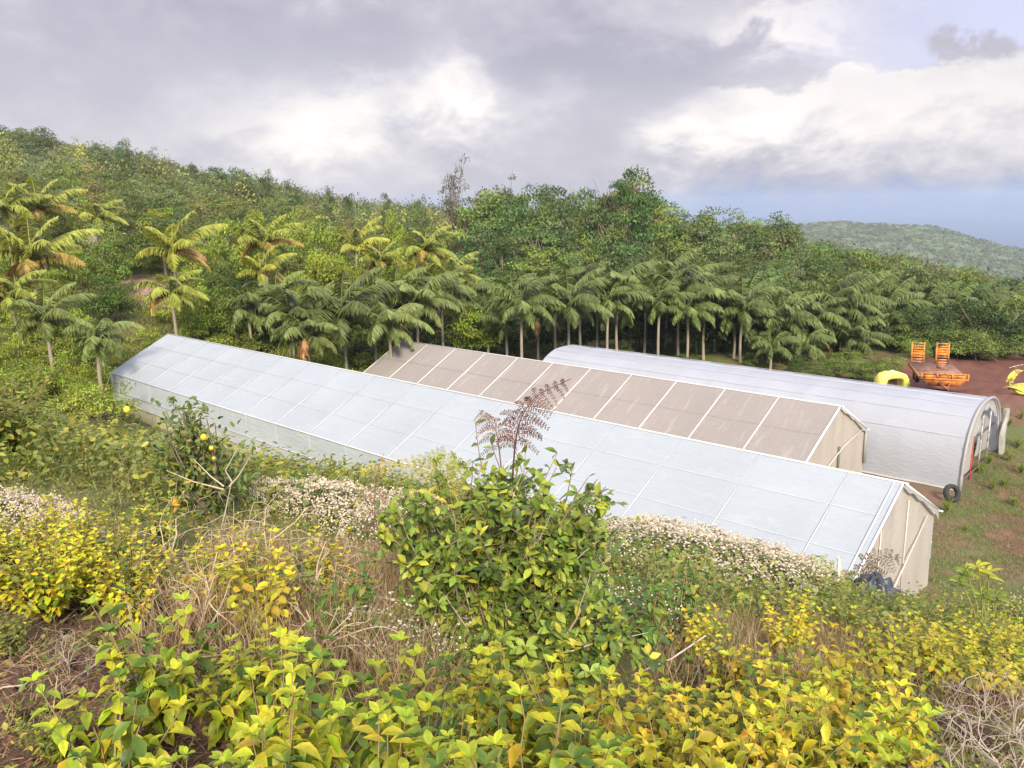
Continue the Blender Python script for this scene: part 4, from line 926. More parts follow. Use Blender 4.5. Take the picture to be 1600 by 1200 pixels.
TC_Y = np.array([[1, 1, 1], [.62, .88, .9], [1, 1, 1]] * 5, float)
TC_G = np.array([[1, 1, 1], [1.12, 1.15, 1.1], [1, 1, 1]] * 5, float)
def stem_path(rng, h, spread, lean=None, k=9, wob=.04):
    a = rng.uniform(0, 2 * math.pi); s = np.linspace(0, 1, k); r = spread * rng.uniform(.25, 1.0)
    x = np.cos(a) * r * s ** 1.3; y = np.sin(a) * r * s ** 1.3; z = h * s * (1 - .12 * s * r / (spread + 1e-6))
    w = np.cumsum(rng.normal(size=(k, 3)) * wob * h / k * 2, 0); w[0] = 0
    return np.stack([x, y, z], -1) + w
def leafy(seed, h=.75, spread=.35, nst=12, L=.11, pairs=8, hi=True, cols=((.54, .47, .03), (.40, .43, .03), (.12, .17, .025)), cw=(.45, .35, .2), wid=.55, droop=.5, low=.25, stem=(.28, .20, .10), top=True, srad=.004, tc=None):
    rng = np.random.default_rng(seed); st = MB(); fo = MB(); cols = np.array(cols)
    for i in range(nst):
        hh = h * rng.uniform(.6, 1.08); p = stem_path(rng, hh, spread); st.tube(p, np.linspace(srad * 1.4, srad * .5, len(p)), 4, stem, cap=False)
        n = int(pairs * rng.uniform(.8, 1.2)); s = np.linspace(low, 1, n); k = len(p)
        P0 = np.stack([np.interp(s * (k - 1), np.arange(k), p[:, c]) for c in range(3)], -1); a0 = rng.uniform(0, 3)
        col_s = cols[rng.choice(len(cols), p=cw)]
        for sg in (0, 1):
            a = a0 + np.arange(n) * 1.57 + sg * math.pi + rng.normal(size=n) * .3
            up_ = np.interp(s, [low, .8, 1], [-.25 - droop, .05 - droop * .4, .75])[:, None] + rng.normal(size=(n, 1)) * .18
            Yd = np.stack([np.cos(a), np.sin(a), np.zeros(n)], -1) + up_ * np.array([0, 0, 1.])
            X, Y, Z = frames(Yd, np.array([0, 0, 1.]) + .2 * rng.normal(size=(n, 3)), rng, .2)
            ll = L * np.interp(s, [low, .55, .85, 1], [.85, 1.1, .8, .5]) * rng.uniform(.75, 1.25, n)
            cc = np.where(rng.random((n, 1)) < .25, cols[rng.choice(len(cols), n, p=cw)], col_s) * rng.uniform(.8, 1.2, (n, 1)) * (1 + .08 * rng.normal(size=(n, 3)))
            keep = rng.random(n) > .08
            P = P0 + norm(Yd) * .008
            if hi: fo.leaves(LEAF_D if sg else LEAF, LEAF_F, P[keep], X[keep], Y[keep], Z[keep], ll[keep], (ll * wid)[keep], np.clip(cc, .01, .9)[keep], TC_Y if tc is None else tc)
            else: fo.leaves(OVAL, OVAL_F, P[keep], X[keep], Y[keep], Z[keep], ll[keep], (ll * wid)[keep], np.clip(cc, .01, .9)[keep])
        if top:
            n = 4; a = rng.uniform(0, 6.28) + np.arange(n) * 1.57; Yd = np.stack([np.cos(a), np.sin(a), np.full(n, .9)], -1) + rng.normal(size=(n, 3)) * .15
            X, Y, Z = frames(Yd, np.array([0, 0, 1.]) - Yd * np.array([.6, .6, 0]), rng, .1)
            ll = L * .5 * rng.uniform(.7, 1.2, n); cc = np.clip(col_s * 1.12 * rng.uniform(.9, 1.15, (n, 1)), 0, .9)
            if hi: fo.leaves(LEAF, LEAF_F, np.tile(p[-1], (n, 1)), X, Y, Z, ll, ll * wid, cc, TC_Y if tc is None else tc)
            else: fo.leaves(OVAL, OVAL_F, np.tile(p[-1], (n, 1)), X, Y, Z, ll, ll * wid, cc)
    return st.mesh('plant_stems', M_STEM), fo.mesh('plant_foliage', M_LEAFN)
GREENC = ((.10, .17, .03), (.16, .24, .035), (.07, .12, .03), (.28, .30, .05))
Y_HI = [leafy(300 + i, [.75, .65, .85, .7, .6, .8][i], .38, [11, 10, 12, 11, 10, 11][i], [.112, .10, .11, .115, .09, .105][i], 9) for i in range(6)]
Y_OR = [leafy(320 + i, .72, .36, 12, .095, 10, cols=((.58, .42, .03), (.56, .48, .03), (.37, .38, .03)), cw=(.5, .35, .15)) for i in range(2)]
Y_MID = [leafy(340 + i, .6, .38, 18, .075, 10, hi=False, wid=.62) for i in range(4)]
Y_SM = [leafy(350 + i, .6, .36, 30, .048, 13, hi=False, wid=.62) for i in range(4)]
G_MID = [leafy(360 + i, .85, .5, 20, .085, 12, hi=False, cols=GREENC, cw=(.35, .35, .15, .15), wid=.5, droop=.2) for i in range(5)]
G_HI = [leafy(380 + i, .7, .38, 13, .09, 10, cols=GREENC, cw=(.35, .3, .2, .15), wid=.45, droop=.25, tc=TC_G) for i in range(3)]
vrg = random.Random(9)
def plant(meshes, P, label, group=None, name='leafy_plant', cat='plant', sc=1.0, color=(1, 1, 1), var=None, extra=None):
    r = empty(name, (P[0], P[1], P[2] - .02), vrg.uniform(0, 6.28), label, cat, group); ms = meshes[var if var is not None else vrg.randrange(len(meshes))]
    child('stems', ms[0], r, scale=(sc,) * 3); child('foliage', ms[1], r, scale=(sc,) * 3, color=color)
    if len(ms) > 2: child('blossoms', ms[2], r, scale=(sc,) * 3)
    return r
def rc(lo=.85, hi=1.2, warm=1.0):
    k = vrg.uniform(lo, hi); return (k * warm, k, k * vrg.uniform(.8, 1.1))
# yellow leaved plants, nearest mass on the right
for P in scatter([(700, 1175), (800, 1130), (1000, 1150), (1130, 1190), (1280, 1150), (1390, 1165), (1440, 1260), (1450, 1400), (1440, 1900), (480, 1900), (640, 1350), (690, 1250)], .29, 1, 14):
    u, v = pj(P); plant(Y_OR if (u > 980 and vrg.random() < .4) else Y_HI, P, 'yellow leaved plant in the large bright clump at the bottom right', 'yellow leaved plants in the near right clump', name='yellow_leaved_plant', sc=vrg.uniform(.66, .98), color=rc(.62, 1.12, 1.06))
for P in scatter([(120, 1240), (250, 1150), (470, 1120), (560, 1190), (650, 1270), (600, 1800), (150, 1800), (230, 1300)], .34, 2, 14):
    plant(Y_HI, P, 'yellow green leaved plant in the clump at the bottom left of centre', 'yellow green plants in the near left clump', name='yellow_leaved_plant', sc=vrg.uniform(.62, .9), color=rc(.65, 1.0, .96))
for P in scatter([(140, 985), (300, 950), (520, 940), (545, 1000), (400, 1035), (200, 1030)], .40, 3, 16):
    plant(Y_SM if vrg.random() < .6 else Y_MID, P, 'small leaved yellow plant in the band below the dry twigs', 'yellow plants in the band on the left', name='yellow_leaved_plant', sc=vrg.uniform(.7, 1.0), color=rc(.75, 1.1, 1.0))
for P in scatter([(-60, 900), (60, 870), (150, 890), (235, 940), (200, 985), (60, 985), (-60, 1000)], .27, 4, 18):
    plant(Y_SM, P, 'small leaved yellow plant in the rounded mound at the left edge', 'yellow plants in the left mound', name='yellow_leaved_plant', sc=vrg.uniform(.75, 1.0), color=rc(.8, 1.15, .95))
for P in scatter([(-40, 1010), (180, 1010), (260, 1090), (200, 1250), (-40, 1300)], .42, 31, 9):
    if vrg.random() < .55: plant(G_MID, P, 'low green weed on the bare soil at the bottom left', 'weeds on the bare soil', sc=vrg.uniform(.2, .38), color=rc(.8, 1.2, 1.2))
for P in scatter([(1370, 1075), (1470, 1035), (2100, 1045), (2100, 1180), (1500, 1105)], .45, 5, 16):
    plant(Y_MID, P, 'yellow green plant above the dark hollow at the right edge', 'yellow green plants at the right edge', name='yellow_leaved_plant', sc=vrg.uniform(.8, 1.1), color=rc(.7, 1.0, .95))
for P in scatter([(1000, 1060), (1150, 1000), (1400, 1000), (1330, 1070), (1120, 1090)], .75, 6, 16):
    plant(Y_MID, P, 'slim yellow topped plant standing in the dry grass right of the big bush', 'yellow topped plants in the dry grass', name='yellow_leaved_plant', sc=vrg.uniform(.6, .95), color=rc(.8, 1.1, 1.05))
# green plants filling the bank
for P in scatter([(-200, 680), (170, 690), (330, 790), (480, 850), (560, 900), (470, 955), (250, 900), (60, 840), (-200, 850)], 1.3, 7, 48, 9):
    u_ = pj(P)[0]; plant(G_MID, P, 'leafy green plant on the bank below the front greenhouse wall', 'green plants on the left bank', sc=vrg.uniform(.55, .95) * (1.35 if u_ < 230 else 1), color=rc(.85, 1.5, 1.15))
for P in scatter([(560, 900), (640, 900), (1010, 960), (1300, 965), (1800, 960), (1800, 1100), (1300, 1030), (1010, 1060), (560, 1010)], .85, 8, 22, 5):
    if 985 < pj(P)[0] < 1290 and np.hypot(P[0], P[1]) > 9.3: continue
    plant(G_MID, P, 'dull green plant in the weedy strip behind the yellow clump', 'green plants in the weedy strip', sc=vrg.uniform(.28, .5) if 985 < pj(P)[0] < 1310 else vrg.uniform(.45, .8), color=rc(.7, 1.15, 1.1))
for (u, v, s, lab) in ((262, 868, .8, 'fresh green leafy plant below the orange fruit'), (935, 1060, .9, 'bright light green shoot at the lower right of the big bush'), (1590, 1010, 1.1, 'dark green plant at the right edge behind the flowering shrub'), (1010, 1030, 1.1, 'dark green leafy plant right of the big bush'), (1060, 1010, 1.15, 'tall dark green plant between the big bush and the white flowers'), (540, 1010, .8, 'green plant left of the foot of the big bush'), (735, 1215, .45, 'low green plant between the two yellow clumps')):
    P = on_ground(u, v); plant(G_HI, P, lab, sc=s, color=(1.6, 1.3, .9) if 'bright' in lab or 'fresh' in lab else (.8, .9, .9))

# the big bush in the middle
def big_bush():
    rng = np.random.default_rng(500); st = MB(); fo = MB(); base = on_ground(780, 1040); D = float(np.dot(np.array(base), FW)); m = D / F_PX
    cen = [(0, 300, 150), (-60, 250, 120), (80, 250, 120), (-100, 140, 95), (110, 150, 100), (10, 170, 150), (-40, 80, 120), (70, 70, 130), (-200, 290, 26), (150, 225, 50), (190, 90, 60), (-120, 70, 80), (20, 30, 110), (130, 30, 70), (170, 280, 22), (-90, 220, 90), (40, 330, 60)]
    cols = np.array([(.12, .18, .035), (.19, .27, .04), (.32, .36, .045), (.44, .42, .06), (.06, .10, .03)]); cw = (.36, .30, .15, .06, .13)
    cen = [(a_ * (.80 if a_ < 0 else .92), b_ * .92, c_ * .88) for a_, b_, c_ in cen]
    for j, (cx, cz, cr) in enumerate(cen):
        for i in range(int(6 + cr / 8)):
            d = norm(rng.normal(size=3)); tip = np.array([cx, rng.uniform(-.8, .8) * 100, cz]) + d * cr * rng.uniform(.5, 1.1)
            if cz > 200 and rng.random() < .35: tip[2] += rng.uniform(10, 50)
            tip = np.maximum(tip, [-999, -999, 20]) * m; b0 = np.array([rng.uniform(-60, 60), rng.uniform(-50, 50), 0]) * m + np.array([tip[0] * .12, 0, 0])
            mid = (b0 * .45 + tip * .55) + np.array([0, 0, .15 * abs(tip[2])]) + rng.normal(size=3) * .05; s = np.linspace(0, 1, 10)[:, None]
            p = (1 - s) ** 2 * b0 + 2 * s * (1 - s) * mid + s ** 2 * tip; p += np.cumsum(rng.normal(size=p.shape) * .007, 0)
            st.tube(p, np.linspace(.011, .0022, 10) * rng.uniform(.6, 1.2), 5, (.20, .15, .10) if rng.random() < .7 else (.42, .36, .28), cap=False)
            for b in range(3):
                k0 = rng.integers(4, 9); e = p[k0] + norm(rng.normal(size=3) + np.array([0, 0, .4])) * rng.uniform(.10, .24); q_ = np.stack([p[k0], (p[k0] + e) / 2 + rng.normal(size=3) * .015, e]); st.tube(q_, [.004, .003, .0015], 3, (.22, .18, .10), cap=False)
                n = 11; s2 = rng.uniform(.15, 1, n)[:, None]; P = q_[0] * (1 - s2) + q_[2] * s2 + rng.normal(size=(n, 3)) * .012
                Yd = rng.normal(size=(n, 3)) + np.array([0, 0, -.05]) + norm(e - p[k0]) * .7; X, Y, Z = frames(Yd, np.array([0, -.25, 1.]), rng, .35)
                ll = rng.uniform(.045, .085, n) * (1.25 if cz < 130 else 1.0); kc = cols[rng.choice(5, p=cw)]; cc = np.where(rng.random((n, 1)) < .4, cols[rng.choice(5, n, p=cw)], kc) * rng.uniform(.8, 1.25, (n, 1))
                fo.leaves(LEAF, LEAF_F, P, X, Y, Z, ll, ll * .55, cc, TC_G)
            n = 12; s2 = rng.uniform(.45, 1, n) * 9; P = np.stack([np.interp(s2, np.arange(10), p[:, c]) for c in range(3)], -1); Yd = rng.normal(size=(n, 3)) + np.array([0, 0, .35]); X, Y, Z = frames(Yd, np.array([0, -.2, 1.]), rng, .35)
            ll = rng.uniform(.05, .09, n); cc = cols[rng.choice(5, n, p=cw)] * rng.uniform(.8, 1.3, (n, 1)); fo.leaves(LEAF, LEAF_F, P, X, Y, Z, ll, ll * .52, cc, TC_G)
    # rosettes of large fresh leaves low in the bush
    for (cx, cz, L) in ((40, 95, .11), (75, 120, .10), (10, 110, .085), (-80, 160, .08), (130, 60, .09)):
        n = 8; a = np.arange(n) * 2.4; Yd = np.stack([np.cos(a), np.sin(a) * .8 - .3, .25 + .55 * np.sin(a * 3)], -1); X, Y, Z = frames(Yd, np.array([0, -.5, 1.]), rng, .15)
        c0 = np.array([cx * m, -.42 - rng.uniform(0, .12), cz * m]); st.tube([c0 * np.array([1, .2, .1]), c0 * np.array([1, .7, .6]), c0], [.007, .005, .003], 4, (.22, .24, .08), cap=False)
        fo.leaves(LEAF, LEAF_F, np.tile(c0, (n, 1)), X, Y, Z, L * rng.uniform(.7, 1.1, n), L * .45, np.tile([.26, .35, .06], (n, 1)) * rng.uniform(.85, 1.25, (n, 1)), TC_G)
    r = empty('leafy_bush', base, 0, 'large dense green bush with yellowing leaves in the centre of the bank', 'bush'); st.build('stems', M_STEM, r); fo.build('foliage', M_LEAFN, r)
    return base, m
BB, BM = big_bush()

def gy(u, Y):
    p = at(u, 900, Y); return Vector((p.x, p.y, H1(p.x, p.y)))
def fern(base, path, label, n=13, pl=.17, col=(.15, .07, .05), col2=(.30, .22, .08), curl=.8, seed=0, rad=.005, leaflet=.026):
    rng = np.random.default_rng(seed); r = empty('fern', base, 0, label, 'fern'); st = MB(); fo = MB(); p = np.array(path, float)
    s = np.linspace(0, 1, 16); k = len(p); P = np.stack([np.interp(s * (k - 1), np.arange(k), p[:, c]) for c in range(3)], -1)
    for _ in range(2): P[1:-1] = (P[:-2] + P[1:-1] * 2 + P[2:]) / 4
    st.tube(P, np.linspace(rad, rad * .3, 16), 5, np.array(col) * 1.1, cap=False)
    tn = norm(np.gradient(P, axis=0))
    for j in range(n):
        f_ = .28 + .71 * j / n; c = np.array([np.interp(f_ * 15, np.arange(16), P[:, q]) for q in range(3)]); t = np.array([np.interp(f_ * 15, np.arange(16), tn[:, q]) for q in range(3)])
        ln = pl * (1 - .75 * (j / n) ** 1.3) * rng.uniform(.8, 1.1)
        for sg in (-1, 1):
            sd = norm(np.cross(t, np.array([0, -.8, .6]))) * sg; m_ = 8; s2 = np.linspace(0, 1, m_)[:, None]
            q_ = c + (sd * .8 + t * .45) * ln * s2 + np.array([0, -.25, -.9]) * curl * ln * .6 * s2 ** 2 + rng.normal(size=3) * .1 * ln * s2
            st.tube(q_, np.linspace(rad * .4, rad * .15, m_), 3, col, cap=False)
            nn_ = max(6, int(ln / leaflet * 1.9)); s3 = np.linspace(.08, 1, nn_); C = np.stack([np.interp(s3 * (m_ - 1), np.arange(m_), q_[:, q]) for q in range(3)], -1); tq = norm(q_[-1] - q_[0])
            for s4 in (-1, 1):
                Yd = np.cross(tq, np.array([0, -.9, .45])) * s4 + tq * .35 + rng.normal(size=(nn_, 3)) * .18 + np.array([0, 0, -.35 * curl]); X, Y, Z = frames(Yd, np.array([0, -.5, 1.]), rng, .4)
                mixc = rng.random((nn_, 1)) ** 1.5; cc = np.array(col) * (1 - mixc) + np.array(col2) * mixc
                fo.leaves(DIA, DIA_F, C, X, Y, Z, leaflet * (1.1 - .6 * s3) * (ln / pl + .35), leaflet * .36, cc)
    st.build('stalk', M_STEM, r); fo.build('frond', M_LEAFN, r); return r
def local(u, v, base, dy=0.0):      # point seen at (u, v) at the depth of base (plus dy), relative to base
    p = at(u, v, base.y + dy); return np.array(p - base)
fern(BB, [local(800, 760, BB, -.1), local(805, 690, BB, -.15), local(812, 655, BB, -.15), local(835, 618, BB, -.15), local(892, 592, BB, -.15)], 'dried reddish brown fern frond rising from the top of the big bush', 14, .185, (.10, .045, .045), (.24, .14, .08), .9, 1, .007, .028)
fern(BB, [local(785, 750, BB), local(780, 700, BB), local(775, 670, BB), local(762, 655, BB), local(748, 640, BB)], 'small dried brown fern frond left of the tall reddish one on the big bush', 9, .16, (.16, .08, .06), (.30, .2, .09), 1.0, 2, .005, .022)
fern(BB, [local(740, 900, BB), local(725, 800, BB), local(690, 735, BB), local(630, 722, BB), local(552, 738, BB)], 'pale yellow fern frond reaching left from the big bush', 20, .13, (.34, .30, .08), (.55, .48, .15), .45, 3, .006, .022)
fern(BB, [local(760, 800, BB), local(720, 740, BB), local(700, 715, BB), local(672, 712, BB), local(640, 728, BB)], 'short drooping yellow green fern frond beside the long pale one', 11, .14, (.25, .28, .07), (.40, .40, .10), .5, 4, .005, .022)
b2 = on_ground(590, 960)
fern(b2, [np.array([0, 0, 0]), local(585, 860, b2), local(585, 780, b2), local(588, 740, b2), local(600, 708, b2)], 'thin purple brown fern with a small curled tip left of the big bush', 9, .12, (.17, .09, .09), (.3, .2, .12), .9, 5, .004, .02)
b3 = gy(1345, 13.2)
fern(b3, [np.array([0, 0, 0]), local(1345, 920, b3), local(1350, 885, b3), local(1375, 868, b3), local(1410, 872, b3)], 'dark dried fern in front of the cream end wall of the front greenhouse', 11, .45, (.09, .06, .06), (.2, .18, .08), .7, 6, .012, .07)
b4 = gy(1290, 13.0)
fern(b4, [np.array([0, 0, 0]), local(1292, 930, b4), local(1290, 890, b4), local(1280, 875, b4), local(1265, 872, b4)], 'pale green fern just left of the dark dried fern', 10, .38, (.25, .30, .12), (.38, .42, .2), .5, 7, .012, .07)

# white flowered shrubs
def flowering(seed, h, R, nf=900, fs=.035, fc=(.72, .65, .55), foliage=(.16, .19, .07), cover=.0, nl=2600, leaf=.07):
    rng = np.random.default_rng(seed); st = MB(); fo = MB(); bl = MB()
    def shell(n, lo, hi, zmin):
        d = norm(rng.normal(size=(n * 3, 3))); d[:, 2] = np.abs(d[:, 2]); d = d[d[:, 2] > zmin][:n]; lump = 1 + .16 * np.sin(d[:, :1] * 6 + seed) * np.cos(d[:, 1:2] * 5 + seed * 2) + .08 * np.sin(d[:, :1] * 17) * np.cos(d[:, 1:2] * 15)
        return d, d * rng.uniform(lo, hi, (len(d), 1)) * lump * np.array([R, R, h])
    for i in range(26):
        d, P = shell(1, .9, 1.0, 0.05)
        if len(P): st.tube([(P[0][0] * .1, P[0][1] * .1, -.05), P[0] * .55 + np.array([0, 0, .1 * h]), P[0]], [.012, .008, .003], 4, (.22, .17, .10), cap=False)
    d, P = shell(nl, .4, 1.0, -.1); n = len(P); X, Y, Z = frames(rng.normal(size=(n, 3)) + d * .4, d + np.array([0, 0, .4]), rng, .6)
    fo.leaves(OVAL, OVAL_F, P, X, Y, Z, leaf * rng.uniform(.6, 1.3, n), leaf * .4, np.array(foliage) * rng.uniform(.5, 1.5, (n, 1)) * (1 + rng.uniform(-.2, .2, (n, 3))))
    d, P = shell(nf, .97, 1.06, cover); n = len(P); P = P + rng.normal(size=(n, 3)) * .02
    for r_ in range(2):
        X, Y, Z = frames(rng.normal(size=(n, 3)), d * .6 + np.array([0, -.2, .8]), rng, .35)
        sq = np.array([(-.5, -.5, 0), (.5, -.5, 0), (.5, .5, 0), (-.5, .5, 0)]); bl.leaves(sq, np.array([[0, 1, 2, 3]]), P + Z * .002 * r_, X, Y, Z, fs * rng.uniform(.6, 1.2, n), fs * rng.uniform(.6, 1.2, n), np.array(fc) * rng.uniform(.75, 1.08, (n, 1)))
    return st.mesh('stems', M_STEM), fo.mesh('foliage', M_LEAFN), bl.mesh('blossoms', M_PETAL)
FL = [flowering(600 + i, .85, .95, 1500, .032) for i in range(3)]
FLD = [flowering(610 + i, .7, .8, 2600, .030, (.74, .66, .56)) for i in range(2)]
FLS = [flowering(620, .45, .4, 200, .018, (.85, .82, .75), (.14, .20, .05), -.1, 900, .04)]
def flw(u, v, ms, s, label, grp, var=None): return plant(ms, on_ground(u, v), label, grp, 'flowering_shrub', 'shrub', s, rc(.8, 1.2), var)
for (u, vt, Y, w) in ((985, 862, 12.5, .9), (1020, 858, 13.5, 1.1), (1060, 862, 13, 1.15), (1100, 858, 13.5, 1.2), (1140, 858, 13, 1.25), (1180, 862, 13.5, 1.2), (1220, 868, 13, 1.2), (1258, 880, 13.5, 1.1), (1010, 890, 11.5, .9), (1080, 900, 11.5, 1.0), (1130, 905, 11.5, 1.0), (1190, 905, 11.8, 1.0), (1240, 915, 11.8, .9), (1160, 885, 12.3, 1.1), (1050, 885, 12.3, 1.0), (1035, 915, 10.6, .9), (1085, 918, 10.5, 1.0), (1140, 920, 10.6, 1.0), (1195, 925, 10.7, .9), (1240, 900, 12.4, .9), (1110, 895, 11.9, 1.1)):
    g = gy(u, Y); zt = at(u, vt, Y).z; r = plant(FLD if vt < 870 or vrg.random() < .5 else FL, g, 'cream flowered shrub before the front greenhouse roof, right of the big bush', 'white flowered shrubs on the right', 'flowering_shrub', 'shrub', 1.0, rc(.8, 1.1))
    hz_ = max(.45, zt - g.z) / .76; r.scale = (w, w, hz_)
for (u, vt, Y, s_) in ((1275, 915, 12.5, 1.1), (1300, 905, 13.2, 1.15), (1330, 925, 12, .9), (1350, 905, 13.4, 1), (1385, 912, 13.2, 1), (1410, 925, 12.6, 1), (1440, 915, 13, 1), (1470, 912, 13, 1.05), (1500, 915, 12.8, 1), (1420, 945, 11.5, .9), (1360, 950, 11.2, .9), (1300, 950, 11, .9), (1480, 950, 11.6, .9), (1540, 925, 12.4, 1), (1585, 915, 12.2, 1.1), (1570, 950, 11, 1)):
    g = gy(u, Y); k_ = max(.5, at(u, vt, Y).z - g.z) / .92; r = plant(G_MID, g, 'green weed clump along the foot of the front greenhouse end wall', 'weeds by the end wall', 'leafy_plant', 'plant', 1.0, (1.3, 1.15, .9) if vrg.random() < .6 else (1.7, 1.35, .8)); r.scale = (1.0, 1.0, k_)
for (u, v, s) in ((500, 812, .6), (530, 818, .62), (560, 822, .6), (600, 826, .6), (645, 830, .6), (430, 790, .42), (600, 860, .55)):
    flw(u, v, FLD if v < 860 else FL, s, 'shrub covered in tiny cream flowers beneath the wall, left of the big bush', 'white flowered shrubs left of the bush')
for (u, v, s) in ((0, 826, .38), (25, 826, .38), (50, 832, .38), (72, 840, .36), (94, 850, .32), (116, 862, .28), (136, 876, .24)):
    flw(u, v, FLD, s, 'white flowered shrub fringing the top of the yellow mound at the left edge', 'white flowered shrubs over the left mound')
for (u, v, s) in ((570, 1030, .7), (610, 1030, .8), (640, 1045, .6), (700, 1035, .7), (900, 960, .9), (930, 980, .9), (980, 985, .9), (1540, 985, 1.6), (1590, 970, 1.7), (1565, 1020, 1.4), (1480, 965, 1.1), (1040, 990, .9), (960, 900, 1.0)):
    flw(u, v, FLS, s, 'small weedy plant dotted with tiny white flowers', 'small white flowered weeds', 0)
rs = gy(1103, 10.6); mb = MB(); rg_ = np.random.default_rng(3)
ft = empty('rose_plant', rs, 0, 'single pink red flower on a stalk before the white flowered shrubs', 'flower'); tp = local(1103, 930, rs)
mb.tube([(0, 0, 0), tp * .5 + np.array([.03, 0, .1]), tp], [.008, .006, .004], 4, (.12, .16, .05)); mb.build('stalk', M_STEM, ft)
mb = MB(); n = 26; dd = norm(rg_.normal(size=(n, 3)) + np.array([0, 0, .5])); X, Y, Z = frames(dd, np.array([0, 0, 1.]), rg_, .5); mb.leaves(OVAL, OVAL_F, np.tile(tp, (n, 1)) + dd * .01, X, Y, Z, .075, .06, np.tile([.62, .08, .16], (n, 1)) * rg_.uniform(.8, 1.2, (n, 1))); mb.build('petals', M_PETAL, ft)

# citrus shrub with yellow fruit in front of the far wall
def citrus():
    base = on_ground(325, 800); m = float(np.dot(np.array(base), FW)) / F_PX; rng = np.random.default_rng(8); st = MB(); fo = MB(); fr = MB(); white = MB()
    r = empty('citrus_shrub', base, 0, 'spindly citrus shrub with yellow fruit before the left wall of the front greenhouse', 'shrub')
    for (cx, cz, cr, nb) in ((-20, 165, 22, 9), (-35, 130, 32, 14), (5, 120, 34, 16), (-10, 95, 45, 20), (25, 80, 30, 12), (-45, 80, 30, 12), (0, 60, 40, 12)):
        for i in range(nb):
            tip = (np.array([cx, rng.uniform(-25, 25), cz]) + rng.normal(size=3) * cr * .6) * m; mid = tip * .5 + np.array([0, 0, .1]) + rng.normal(size=3) * .06
            s = np.linspace(0, 1, 7)[:, None]; p = 2 * s * (1 - s) * mid + s ** 2 * tip; st.tube(p, np.linspace(.018, .005, 7), 4, (.22, .19, .13), cap=False)
            n = 15; c = p[rng.integers(3, 7, n)] + rng.normal(size=(n, 3)) * .10; X, Y, Z = frames(rng.normal(size=(n, 3)), np.array([0, 0, 1.]), rng, .5); ll = rng.uniform(.06, .10, n)
            fo.leaves(OVAL, OVAL_F, c, X, Y, Z, ll, ll * .5, np.array([.12, .18, .06] if rng.random() < .7 else [.28, .31, .06]) * rng.uniform(.7, 1.35, (n, 1)))
    for (u, v, rp, c) in ((318, 683, 7, (.75, .50, .03)), (330, 700, 5, (.72, .55, .04)), (334, 716, 4, (.7, .45, .04)), (198, 640, 7, (.72, .62, .05)), (272, 785, 6.5, (.75, .22, .02))):
        c0 = local(u, v, base, -.25 if u != 272 else -1.0); fr = MB(); k = 8; zz = np.linspace(-1, 1, k); R_ = rp * m * (.68 if u != 272 else .75)
        U, V = np.meshgrid(np.linspace(0, 2 * math.pi, 13), np.linspace(.05, math.pi - .05, 9), indexing='ij'); grid(fr, c0 + R_ * np.stack([np.cos(U) * np.sin(V), np.sin(U) * np.sin(V), np.cos(V) * 1.1], -1), c); fr.tube([c0 + np.array([0, 0, R_]), c0 + np.array([.02, 0, R_ + .05]), c0 * .8 + np.array([0, 0, .3])], [.006, .005, .004], 4, (.18, .16, .08))
        fr.build('fruit', M_PLASTIC, r)
    for pth in ([(372, 700), (352, 735), (362, 752)], [(390, 715), (372, 745), (358, 760)], [(300, 715), (330, 745), (350, 760)], [(260, 735), (300, 752), (350, 765)], [(362, 752), (352, 800), (345, 830)]):
        white.tube([local(*q_, base, -.35) for q_ in pth], [.004, .007, .009][:len(pth)], 5, (.45, .39, .31), cap=False)
    white.build('bare_branches', M_STEM, r); st.build('stems', M_STEM, r); fo.build('foliage', M_LEAFN, r)
citrus()
# tall leafy yellow green plant at the right
def right_plant():
    base = gy(1545, 11.5); rng = np.random.default_rng(4); st = MB(); fo = MB(); r = empty('broad_leaved_plant', base, 0, 'tall yellow green broad leaved plant right of the front greenhouse end wall', 'plant')
    for (u, v, c) in ((1528, 885, (.55, .55, .04)), (1510, 890, (.30, .42, .06)), (1545, 895, (.45, .48, .05)), (1536, 925, (.30, .38, .05)), (1560, 930, (.24, .34, .05)), (1500, 905, (.26, .38, .07))):
        tip = local(u, v, base); st.tube([(0, 0, 0), tip * .5 + np.array([.05, 0, .1]), tip], [.018, .012, .007], 5, (.26, .26, .08), cap=False); n = 10
        a = np.arange(n) * 2.4; Yd = np.stack([np.cos(a), np.sin(a), .5 + .4 * np.sin(a * 2)], -1); X, Y, Z = frames(Yd, np.array([0, -.2, 1.]), rng, .2)
        fo.leaves(LEAF, LEAF_F, np.tile(tip, (n, 1)) - np.linspace(0, .15, n)[:, None] * np.array([0, 0, 1]), X, Y, Z, rng.uniform(.15, .25, n), .075, np.tile(c, (n, 1)) * .72 * rng.uniform(.75, 1.2, (n, 1)), TC_G)
    st.build('stems', M_STEM, r); fo.build('foliage', M_LEAFN, r)
right_plant()

